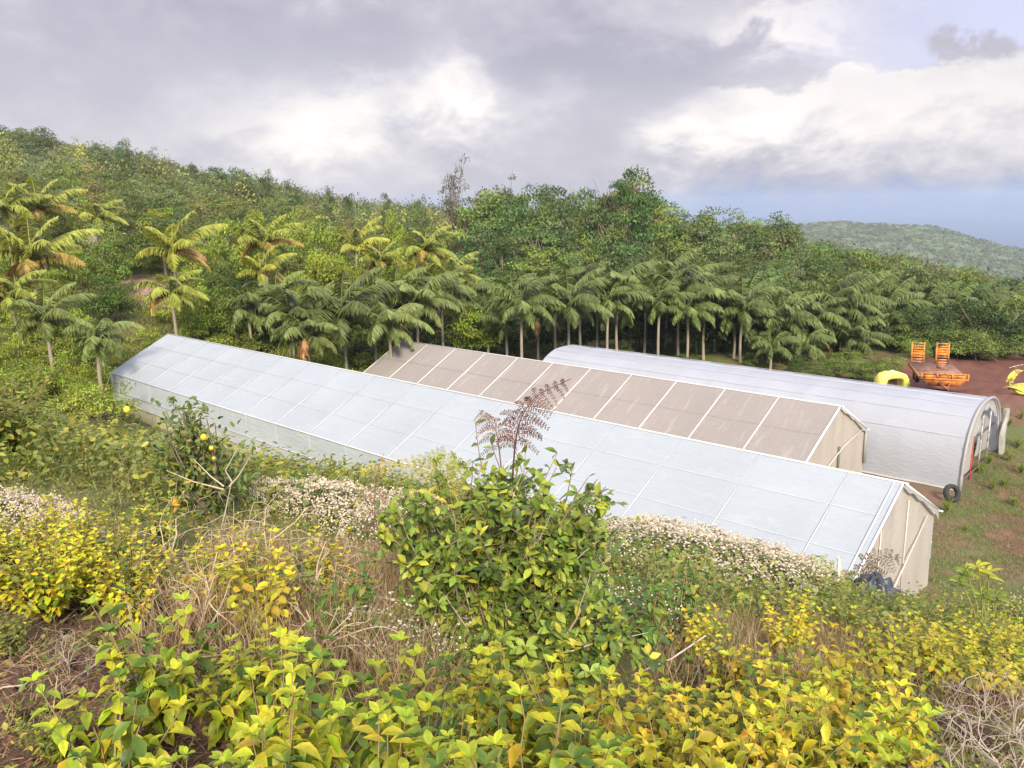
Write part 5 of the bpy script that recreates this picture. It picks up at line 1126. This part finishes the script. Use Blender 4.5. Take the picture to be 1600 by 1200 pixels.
# bare dead shrubs
def twigs(seed, h, n0=5, spread=.6, rad=.008, col=(.50, .40, .29)):
    rng = np.random.default_rng(seed); mb = MB()
    def grow(p, d, L, r, lev):
        k = 5; pts = [p]; dd = d.copy()
        for i in range(k): dd = norm(dd + rng.normal(size=3) * .16 + np.array([0, 0, -.02])); pts.append(pts[-1] + dd * L / k)
        mb.tube(pts, np.linspace(r, r * .6, k + 1), 4, np.array(col) * rng.uniform(.75, 1.15), cap=False)
        if lev:
            for j in range(rng.integers(2, 4)): grow(pts[rng.integers(2, k + 1)], norm(dd + rng.normal(size=3) * .6), L * rng.uniform(.5, .75), r * .6, lev - 1)
    for i in range(n0): grow(np.zeros(3), norm(np.array([rng.normal() * spread, rng.normal() * spread, 1])), h * rng.uniform(.4, .65), rad, 3)
    return mb.mesh('twigs', M_STEM)
TW = [twigs(700 + i, .8, 4, [.5, .8, 1.1][i]) for i in range(3)]
TWF = twigs(710, .6, 9, 1.6, .006, (.42, .36, .31))
def twig(u, v, s, label, grp=None, me=None, tilt=(0, 0)):
    p = on_ground(u, v); o = bpy.data.objects.new('dead_shrub', me or TW[vrg.randrange(3)]); COL.objects.link(o); o.location = p; o.rotation_euler = (tilt[0], tilt[1], vrg.uniform(0, 6)); o.scale = (s,) * 3
    tag(o, label, 'dead shrub', grp)
for (u, v, s, t) in ((470, 975, 1.15, (0, -.3)), (440, 955, 1.0, (0, .2)), (520, 960, .9, (0, 0)), (345, 960, .9, (0, 0)), (300, 1010, .8, (0, -.5)), (255, 965, .9, (0, .1)), (560, 1000, .9, (0, 0)), (410, 925, 1.0, (0, 0)), (380, 890, 1.0, (0, 0)), (225, 905, .9, (0, .4)), (590, 960, .9, (.1, 0)), (490, 1040, .7, (0, 0)), (330, 1100, .6, (0, .6))):
    twig(u, v, s, 'pale leafless dead shrub among the dry stalks left of the big bush', 'dead shrubs on the left', tilt=t)
for (u, v, s) in ((1540, 1130, 1.0), (1585, 1150, 1.1), (1520, 1190, .9), (1580, 1220, 1.0), (1500, 1240, .8)): twig(u, v, s, 'grey twiggy brush sprawling by the dark hollow at the bottom right', 'grey brush at the bottom right', TWF)
twig(110, 1065, .45, 'dry fallen brush on the bare soil at the bottom left', None, TWF)
twig(1110, 1080, .7, 'dry brush on the dark soil above the bright yellow clump', None, TWF)

# clods and stones on bare soil
def stone(u, v, r, label, col, grp=None):
    p = on_ground(u, v); rng = np.random.default_rng(int(u * 7 + v)); mb = MB(); U, V = np.meshgrid(np.linspace(0, 2 * math.pi, 15), np.linspace(.001, math.pi - .001, 9), indexing='ij')
    d = np.stack([np.cos(U) * np.sin(V), np.sin(U) * np.sin(V), np.cos(V)], -1); n_ = np.zeros(U.shape)
    for k in range(14):
        a = norm(rng.normal(size=3)); n_ = np.minimum(n_, rng.uniform(.62, .9) - np.maximum(d @ a, 0)) if k else -np.maximum(d @ a - .75, 0) 
    P = d * (1 + .35 * (vnoise(d[..., 0] * 2.2 + 9 + u, d[..., 1] * 2.2 + d[..., 2] * 1.7 + v, 3)[..., None] - .5) + .22 * (vnoise(d[..., 0] * 6 + u, d[..., 1] * 6 + d[..., 2] * 5, 4)[..., None] - .5) + np.maximum(n_, -.5)[..., None] * .35) * r * np.array([1.2, 1.0, .7]); P = P + (vnoise(P[..., 0] * 40, P[..., 2] * 40 + P[..., 1] * 33, 3)[..., None] - .5) * r * .12
    P[-1] = P[0]; grid(mb, P, col); o = mb.build('rock', M_SOIL, None, False); o.location = p + Vector((0, 0, r * .25)); o.rotation_euler = (0, 0, rng.uniform(0, 6)); tag(o, label, 'rock', grp)
for (u, v, r) in ((75, 1105, .06), (90, 1165, .09), (25, 1070, .05), (140, 1150, .06), (170, 1030, .07), (10, 1130, .05), (150, 1085, .05), (215, 1045, .07), (100, 1040, .05), (40, 1020, .06), (55, 1140, .04), (110, 1110, .035), (120, 1190, .05)): stone(u, v, r, 'dark red brown clod on the bare soil at the bottom left', (.085, .05, .04), 'clods at the bottom left')
for (u, v, r) in ((1500, 1095, .16), (1545, 1110, .18), (1490, 1150, .14), (1570, 1080, .13), (1530, 1170, .16)): stone(u, v, r, 'dark clod in the hollow at the bottom right', (.06, .04, .032), 'clods at the bottom right')
for (u, v, r) in ((310, 985, .10), (280, 1005, .08), (1120, 1060, .09), (1160, 1050, .08), (1090, 1070, .1)): stone(u, v, r, 'small brown clod half hidden under the yellow plants', (.09, .055, .04), 'half hidden clods')
# crumpled dark sack and a white stake by the end wall
p = gy(1368, 11.9); mb = MB(); U, V = np.meshgrid(np.linspace(0, 2 * math.pi, 33), np.linspace(.05, math.pi - .05, 18), indexing='ij')
d = np.stack([np.cos(U) * np.sin(V), np.sin(U) * np.sin(V), np.cos(V)], -1); w_ = 1 + .16 * np.sin(U * 5 + V * 3) + .10 * np.sin(U * 9 - V * 6) + .07 * np.sin(V * 13)
grid(mb, d * w_[..., None] * np.array([.34, .28, .36]), (.045, .05, .075)); o = mb.build('sack', M_PLASTIC); o.location = p + Vector((0, 0, .25)); tag(o, 'crumpled dark blue black sack in the weeds before the cream end wall', 'sack')
p = gy(1309, 11.9); mb = MB(); mb.tube([(0, 0, -.1), (.02, 0, .3), (.0, 0, .75)], .028, 7, (.72, .72, .68)); mb.tube([(0, 0, .75), (0, 0, .78)], .04, 7, (.6, .6, .56)); o = mb.build('stake', M_WHITE); o.location = p; tag(o, 'short white stake standing in weeds left of the dark sack', 'stake')
p = on_ground(1050, 1075); mb = MB(); mb.tube([(-.28, 0, .10), (0, .05, .19), (.25, .12, .32)], [.008, .007, .005], 6, (.5, .46, .42)); o = mb.build('stick', M_BARK); o.location = p; tag(o, 'pale bleached stick poking out above the yellow clump', 'stick')
p = on_ground(20, 1100); mb = MB(); mb.tube([(-.14, 0, .03), (-.05, .03, .06), (.03, .04, .06), (.09, .12, .09)], [.004, .005, .004, .002], 6, (.42, .38, .34)); o = mb.build('stick', M_BARK); o.location = p; tag(o, 'bleached branch lying on the soil at the left edge', 'stick')

# loose ground cover: grass, dry stalks, litter
def cover():
    rng = np.random.default_rng(900)
    def blades(P, n, L, W, cols, mb, spread=.07, lean=.6):
        k = len(P); Q = np.repeat(P, n, 0); m = len(Q); Q = Q + np.concatenate([rng.normal(size=(m, 2)) * spread, np.zeros((m, 1))], 1)
        Yd = np.stack([rng.normal(size=m) * lean, rng.normal(size=m) * lean, np.ones(m)], -1); X, Y, Z = frames(Yd, rng.normal(size=(m, 3)) * np.array([1, 1, .2]), rng, .1)
        ci = np.repeat(rng.integers(0, len(cols), k), n); cc = np.array(cols)[ci] * rng.uniform(.7, 1.35, (m, 1)); mb.leaves(BLADE, BLADE_F[:1], Q, X, Y, Z, L * rng.uniform(.5, 1.3, m), W, cc); mb.leaves(BLADE[[3, 2, 4]], np.array([[0, 1, 2]]), Q, X, Y, Z, L, W, cc)
    full = [(-500, 560), (420, 700), (1000, 850), (2150, 850), (2150, 1800), (-500, 1800)]
    g = MB(); d = MB()
    gc = [(.14, .19, .04), (.20, .23, .05), (.10, .14, .04), (.26, .25, .08)]; dc = [(.40, .30, .17), (.32, .22, .13), (.48, .38, .24), (.25, .16, .10)]
    near = scatter(full, .13, 901, 9); near = near[rng.random(len(near)) < .55]; far = scatter(full, .34, 902, 46, 8)
    bare = np.zeros(len(near), bool)
    for (u, v, r_) in ((70, 1060, 1.0), (120, 1140, .7), (1530, 1110, .8)):
        c = on_ground(u, v); bare |= np.hypot(near[:, 0] - c.x, near[:, 1] - c.y) < r_
    near = near[~bare | (rng.random(len(near)) < .42)]
    blades(near, 8, .16, .008, gc, g, .05, .7); blades(far, 16, .32, .018, gc, g, .14)
    # small round leaves of the creeping weeds
    for S, n, L in ((near, 10, .035), (far, 26, .085)):
        Q = np.repeat(S, n, 0); m = len(Q); Q = Q + np.stack([rng.normal(size=m) * L * 3, rng.normal(size=m) * L * 3, rng.uniform(0.0, L * 4.5, m)], -1); X, Y, Z = frames(rng.normal(size=(m, 3)) * np.array([1, 1, .4]), np.array([0, 0, 1.]), rng, .4)
        ci = np.repeat(rng.integers(0, 4, len(S)), n); g.leaves(OVAL, OVAL_F, Q, X, Y, Z, L * rng.uniform(.6, 1.3, m), L * .6, np.array([(.16, .22, .04), (.11, .17, .035), (.30, .31, .05), (.20, .22, .06)])[ci] * rng.uniform(.7, 1.3, (m, 1)))
    tag(g.build('weeds', M_LEAFN), kind='stuff')
    dry = [(350, 870), (660, 900), (680, 1060), (760, 1170), (420, 1090), (200, 1060), (300, 950)]
    S1 = scatter(dry, .085, 903, 14); S2 = scatter([(1000, 985), (1420, 985), (1640, 1050), (1640, 1150), (1400, 1090), (1000, 1100)], .10, 904, 16); S3 = near[rng.random(len(near)) < .7]; S4 = far[rng.random(len(far)) < .30]
    blades(S1, 7, .42, .005, dc, d, .06, .4); blades(S2, 6, .34, .006, dc, d, .07, .45); blades(S3, 6, .16, .005, dc, d, .07, 1.6); blades(S4, 7, .5, .009, dc, d, .15, .6)
    S5 = scatter([(-60, 990), (260, 1000), (320, 1130), (200, 1400), (-60, 1400)], .08, 905, 9); blades(S5, 11, .14, .005, dc + [(.2, .12, .1)], d, .08, 2.5)
    tag(d.build('dry_stalks', M_LEAFN), kind='stuff')
    S6 = scatter([(-60, 940), (300, 960), (700, 1000), (700, 1200), (300, 1500), (-60, 1800)], .035, 906, 7); S6 = S6[rng.random(len(S6)) < .5]; S7 = scatter([(1040, 1040), (1640, 1040), (1640, 1800), (1400, 1500), (1000, 1100)], .045, 907, 8); S6 = np.concatenate([S6, S7]); m_ = len(S6)
    oc = np.array([(1, 0, 0), (0, 1, 0), (-1, 0, 0), (0, -1, 0), (.2, .1, .8), (0, 0, -.6)], float); of = np.array([(0, 1, 4), (1, 2, 4), (2, 3, 4), (3, 0, 4), (1, 0, 5), (2, 1, 5), (3, 2, 5), (0, 3, 5)])
    cb = MB(); a_ = norm(rng.normal(size=(m_, 3))); b_ = norm(np.cross(a_, rng.normal(size=(m_, 3)))); sz_ = .006 + .035 * rng.random(m_) ** 5
    cb.leaves(oc, of, S6 + np.array([0, 0, .004]), a_, b_, np.cross(a_, b_), sz_, sz_ * rng.uniform(.7, 1.3, m_), np.array([.12, .07, .05]) * rng.uniform(.5, 1.6, (m_, 1)))
    tag(cb.build('soil_crumbs', M_SOIL, None, False), kind='stuff')
    lt = MB(); S8 = S6[rng.random(m_) < .16]; k8 = len(S8); X, Y, Z = frames(rng.normal(size=(k8, 3)) * np.array([1, 1, .25]), np.array([0, 0, 1.]), rng, .5); ll = rng.uniform(.02, .07, k8)
    lt.leaves(OVAL, OVAL_F, S8 + np.array([0, 0, .012]), X, Y, Z, ll, ll * .5, np.array([(.28, .19, .10), (.38, .30, .18), (.20, .12, .07), (.40, .36, .08)])[rng.integers(0, 4, k8)]); tag(lt.build('leaf_litter', M_LEAFN), kind='stuff')
    y = MB()   # short yard grass
    n = 26000; q = rng.uniform(19.5, 52, n); t = rng.uniform(-22, 14, n); k = ((q < 27.6) & (t > 6.4)) | ((q > 34) & (q < 50.3) & (t > 9.3)) | ((q > 34) & (t > 13.8)); q = q[~k]; t = t[~k]
    P = np.stack([B[0] * q + A[0] * t, B[1] * q + A[1] * t, 0 * q], -1); P[:, 2] = hgt(P[:, 0], P[:, 1]); dirt = np.exp(-((q - 33 - (5 - t) * .3) / 4.5) ** 2) * (t < 5); P = P[rng.random(len(P)) > dirt * .93]
    blades(P, 8, .15, .02, [(.15, .20, .05), (.20, .22, .07), (.12, .17, .045), (.28, .24, .12)], y, .16)
    n = 16000; az = rng.uniform(-.66, -.02, n); r_ = rng.uniform(52, 108, n); P = np.stack([r_ * np.sin(az), r_ * np.cos(az), 0 * az], -1); q = P[:, 0] * B[0] + P[:, 1] * B[1]; t = P[:, 0] * A[0] + P[:, 1] * A[1]; P = P[~((q > 19) & (q < 27.6) & (t < 53.8))]; P[:, 2] = hgt(P[:, 0], P[:, 1])
    for (u, v, rad) in ((205, 455, 4), (135, 375, 4), (290, 480, 2.5)):
        g = on_ground(u, v); uu, vv = pj(P); P = P[(np.hypot(P[:, 0] - g.x, P[:, 1] - g.y) > rad) & ~((np.abs(uu - u) < 26) & (np.abs(vv - v) < 26))]
    blades(P, 9, .55, .06, [(.16, .20, .05), (.22, .24, .07), (.11, .15, .045), (.28, .24, .11)], y, .4)
    tag(y.build('grass', M_LEAF), kind='stuff')
cover()
for (u, v, s) in ((1480, 800, .8), (1530, 740, 1.0), (1560, 690, .9), (1575, 720, .9), (1520, 700, .6), (1570, 760, .8), (1590, 700, 1.0), (1575, 665, .9), (1595, 740, .9), (1550, 765, .7), (1500, 745, .6), (1585, 790, .7), (1510, 830, .5), (1565, 645, .8), (1555, 670, .9), (1596, 655, .8), (1400, 775, .5), (1440, 785, .5), (1545, 725, .8), (1355, 760, .5)):
    plant(G_MID, on_ground(u, v), 'low green weed clump in the grass by the open end of the tunnel greenhouse', 'weeds by the tunnel greenhouse', sc=s, color=(1.25, 1.2, .9))
strap = on_ground(680, 1215); g_ = MB(); rg_ = np.random.default_rng(2); n = 70; Yd = np.stack([rg_.normal(size=n) * .8, rg_.normal(size=n) * .8, np.ones(n)], -1); X, Y, Z = frames(Yd, np.array([0, 0, 1.]), rg_, .3)
g_.leaves(BLADE, BLADE_F[:1], rg_.normal(size=(n, 3)) * .03, X, Y, Z, .34, .014, np.tile([.16, .34, .08], (n, 1)) * rg_.uniform(.7, 1.2, (n, 1))); g_.leaves(BLADE[[3, 2, 4]], np.array([[0, 1, 2]]), rg_.normal(size=(n, 3)) * .03, X, Y, Z, .34, .014, np.tile([.16, .34, .08], (n, 1)))
o = g_.build('grass_tuft', M_LEAFN); o.location = strap; tag(o, 'bright green strappy grass tuft between the two yellow clumps at the bottom', 'grass tuft')


# ------------------------------------------------------------------ haze
hz = MB(); hz.box((0, 0, -103), (19000, 19000, 326)); 
m = bpy.data.materials.new('haze'); m.use_nodes = True; nt = m.node_tree; nt.nodes.remove(nt.nodes['Principled BSDF'])
pv = nt.nodes.new('ShaderNodeVolumePrincipled'); pv.inputs['Color'].default_value = (.62, .77, 1.0, 1); pv.inputs['Density'].default_value = HAZE_DENSITY; pv.inputs['Anisotropy'].default_value = .1
nt.links.new(pv.outputs[0], nt.nodes['Material Output'].inputs['Volume'])
tag(hz.build('haze', m), kind='stuff')

# ------------------------------------------------------------------ labels that tell repeats apart
def ordw(n):
    o = ['zeroth', 'first', 'second', 'third', 'fourth', 'fifth', 'sixth', 'seventh', 'eighth', 'ninth', 'tenth', 'eleventh', 'twelfth', 'thirteenth', 'fourteenth', 'fifteenth', 'sixteenth', 'seventeenth', 'eighteenth', 'nineteenth']
    if n < 20: return o[n]
    if n > 99: return 'hundredth' if n == 100 else 'hundred and ' + ordw(n - 100)
    t = ['', '', 'twenty', 'thirty', 'forty', 'fifty', 'sixty', 'seventy', 'eighty', 'ninety'][n // 10]
    return (t[:-1] + 'ieth') if n % 10 == 0 else t + '-' + o[n % 10]
tops = {}
for o in COL.objects:
    if o.get('group') and o.parent is None: tops.setdefault(o['group'], []).append(o)
def relabel(group, text):
    L_ = sorted(tops.get(group, []), key=lambda o: pj(tuple(o.location))[0])
    for i, o in enumerate(L_): o['label'] = text.replace('#', ordw(i + 1))
relabel('palms in the row behind the greenhouses', 'green palm, # from the left in the row behind the greenhouses')
relabel('white flowered shrubs on the right', 'cream flowered shrub, # from the left of those right of the big bush')
relabel('white flowered shrubs left of the bush', 'cream flowered shrub, # from the left of those left of the big bush')
relabel('white flowered shrubs over the left mound', 'white flowered shrub, # from the left over the yellow mound')
relabel('yellow green plants in the near left clump', 'yellow green plant, # from the left in the clump at bottom left')
relabel('yellow plants in the band on the left', 'small yellow plant, # from the left in the band below the twigs')
relabel('yellow green plants at the right edge', 'yellow green plant, # from the left above the dark hollow')
relabel('yellow topped plants in the dry grass', 'slim yellow plant, # from the left in dry grass beyond the bush')
relabel('dead shrubs on the left', 'pale leafless dead shrub, # from the left, left of the big bush')
relabel('grey brush at the bottom right', 'grey twiggy brush, # from the left by the dark hollow')
relabel('weeds by the tunnel greenhouse', 'low green weed clump, # from the left near the tunnel end')
relabel('weeds by the end wall', 'green weed clump, # from the left below the cream end wall')
relabel('clods at the bottom left', 'dark clod, # from the left on bare soil at bottom left')
relabel('clods at the bottom right', 'dark clod, # from the left in the bottom right hollow')
relabel('half hidden clods', 'brown clod, # from the left of those half hidden under plants')
relabel('small white flowered weeds', 'weed dotted with tiny white flowers, # of these from the left')
relabel('shrubs left of the front greenhouse', 'bright leafy shrub, # from the left beside the front greenhouse far corner')
relabel('shrubs round the machinery yard', 'green shrub, # from the left along the edge of the machinery yard')
relabel('trees on the left ridge line', 'dark tree on the left hill skyline, # from the left')
relabel('lime green trees among the palms', 'lime green rounded tree, # from the left among the slope palms')
relabel('weeds on the bare soil', 'low green weed, # from the left on the bare soil')
relabel('yellow leaved plants in the near right clump', 'yellow leaved plant, # from the left in the clump at bottom right')
relabel('yellow plants in the left mound', 'small leaved yellow plant, # from the left in the left mound')
relabel('green plants in the weedy strip', 'dull green plant, # from the left in the strip behind the yellow clump')
relabel('green plants on the left bank', 'leafy green plant, # from the left on the bank below the wall')
for g, bits in (('tall forest trees', [(820, 'above the left end of the brown roof'), (960, 'between the brown roof and the tallest dark tree'), (1080, 'around and right of the tallest dark tree'), (9999, 'where the forest line drops towards the far hill')]),
                ('trees on the left slope', [(120, 'near the left edge of the picture'), (300, 'above the front greenhouse far end'), (500, 'around the bright rounded trees'), (9999, 'just left of the tall forest')]),
                ('forest trees on the right', [(1350, 'left of the yellow tank'), (1500, 'behind the orange trailer'), (9999, 'behind the yellow implement')]),
                ('shrubs under the palm row', [(700, 'left of the brown roof'), (950, 'above the brown roof'), (1200, 'above the tunnel left half'), (9999, 'right of the tunnel middle')]),
                ('shrubs on the left slope', [(150, 'near the left edge'), (350, 'above the front greenhouse far end'), (9999, 'above the front greenhouse ridge')])):
    kindw = {'tall forest trees': 'tall leafy tree', 'trees on the left slope': 'leafy slope tree', 'forest trees on the right': 'low forest tree', 'shrubs under the palm row': 'dark shrub under palms', 'shrubs on the left slope': 'leafy green shrub'}[g]
    L_ = sorted(tops.get(g, []), key=lambda o: pj(tuple(o.location))[0]); k_ = {}
    for o in L_:
        u = pj(tuple(o.location))[0]; w = next(t for lim, t in bits if u < lim); k_[w] = k_.get(w, 0) + 1
        o['label'] = kindw + ' ' + w + ', ' + ordw(k_[w]) + ' from the left'
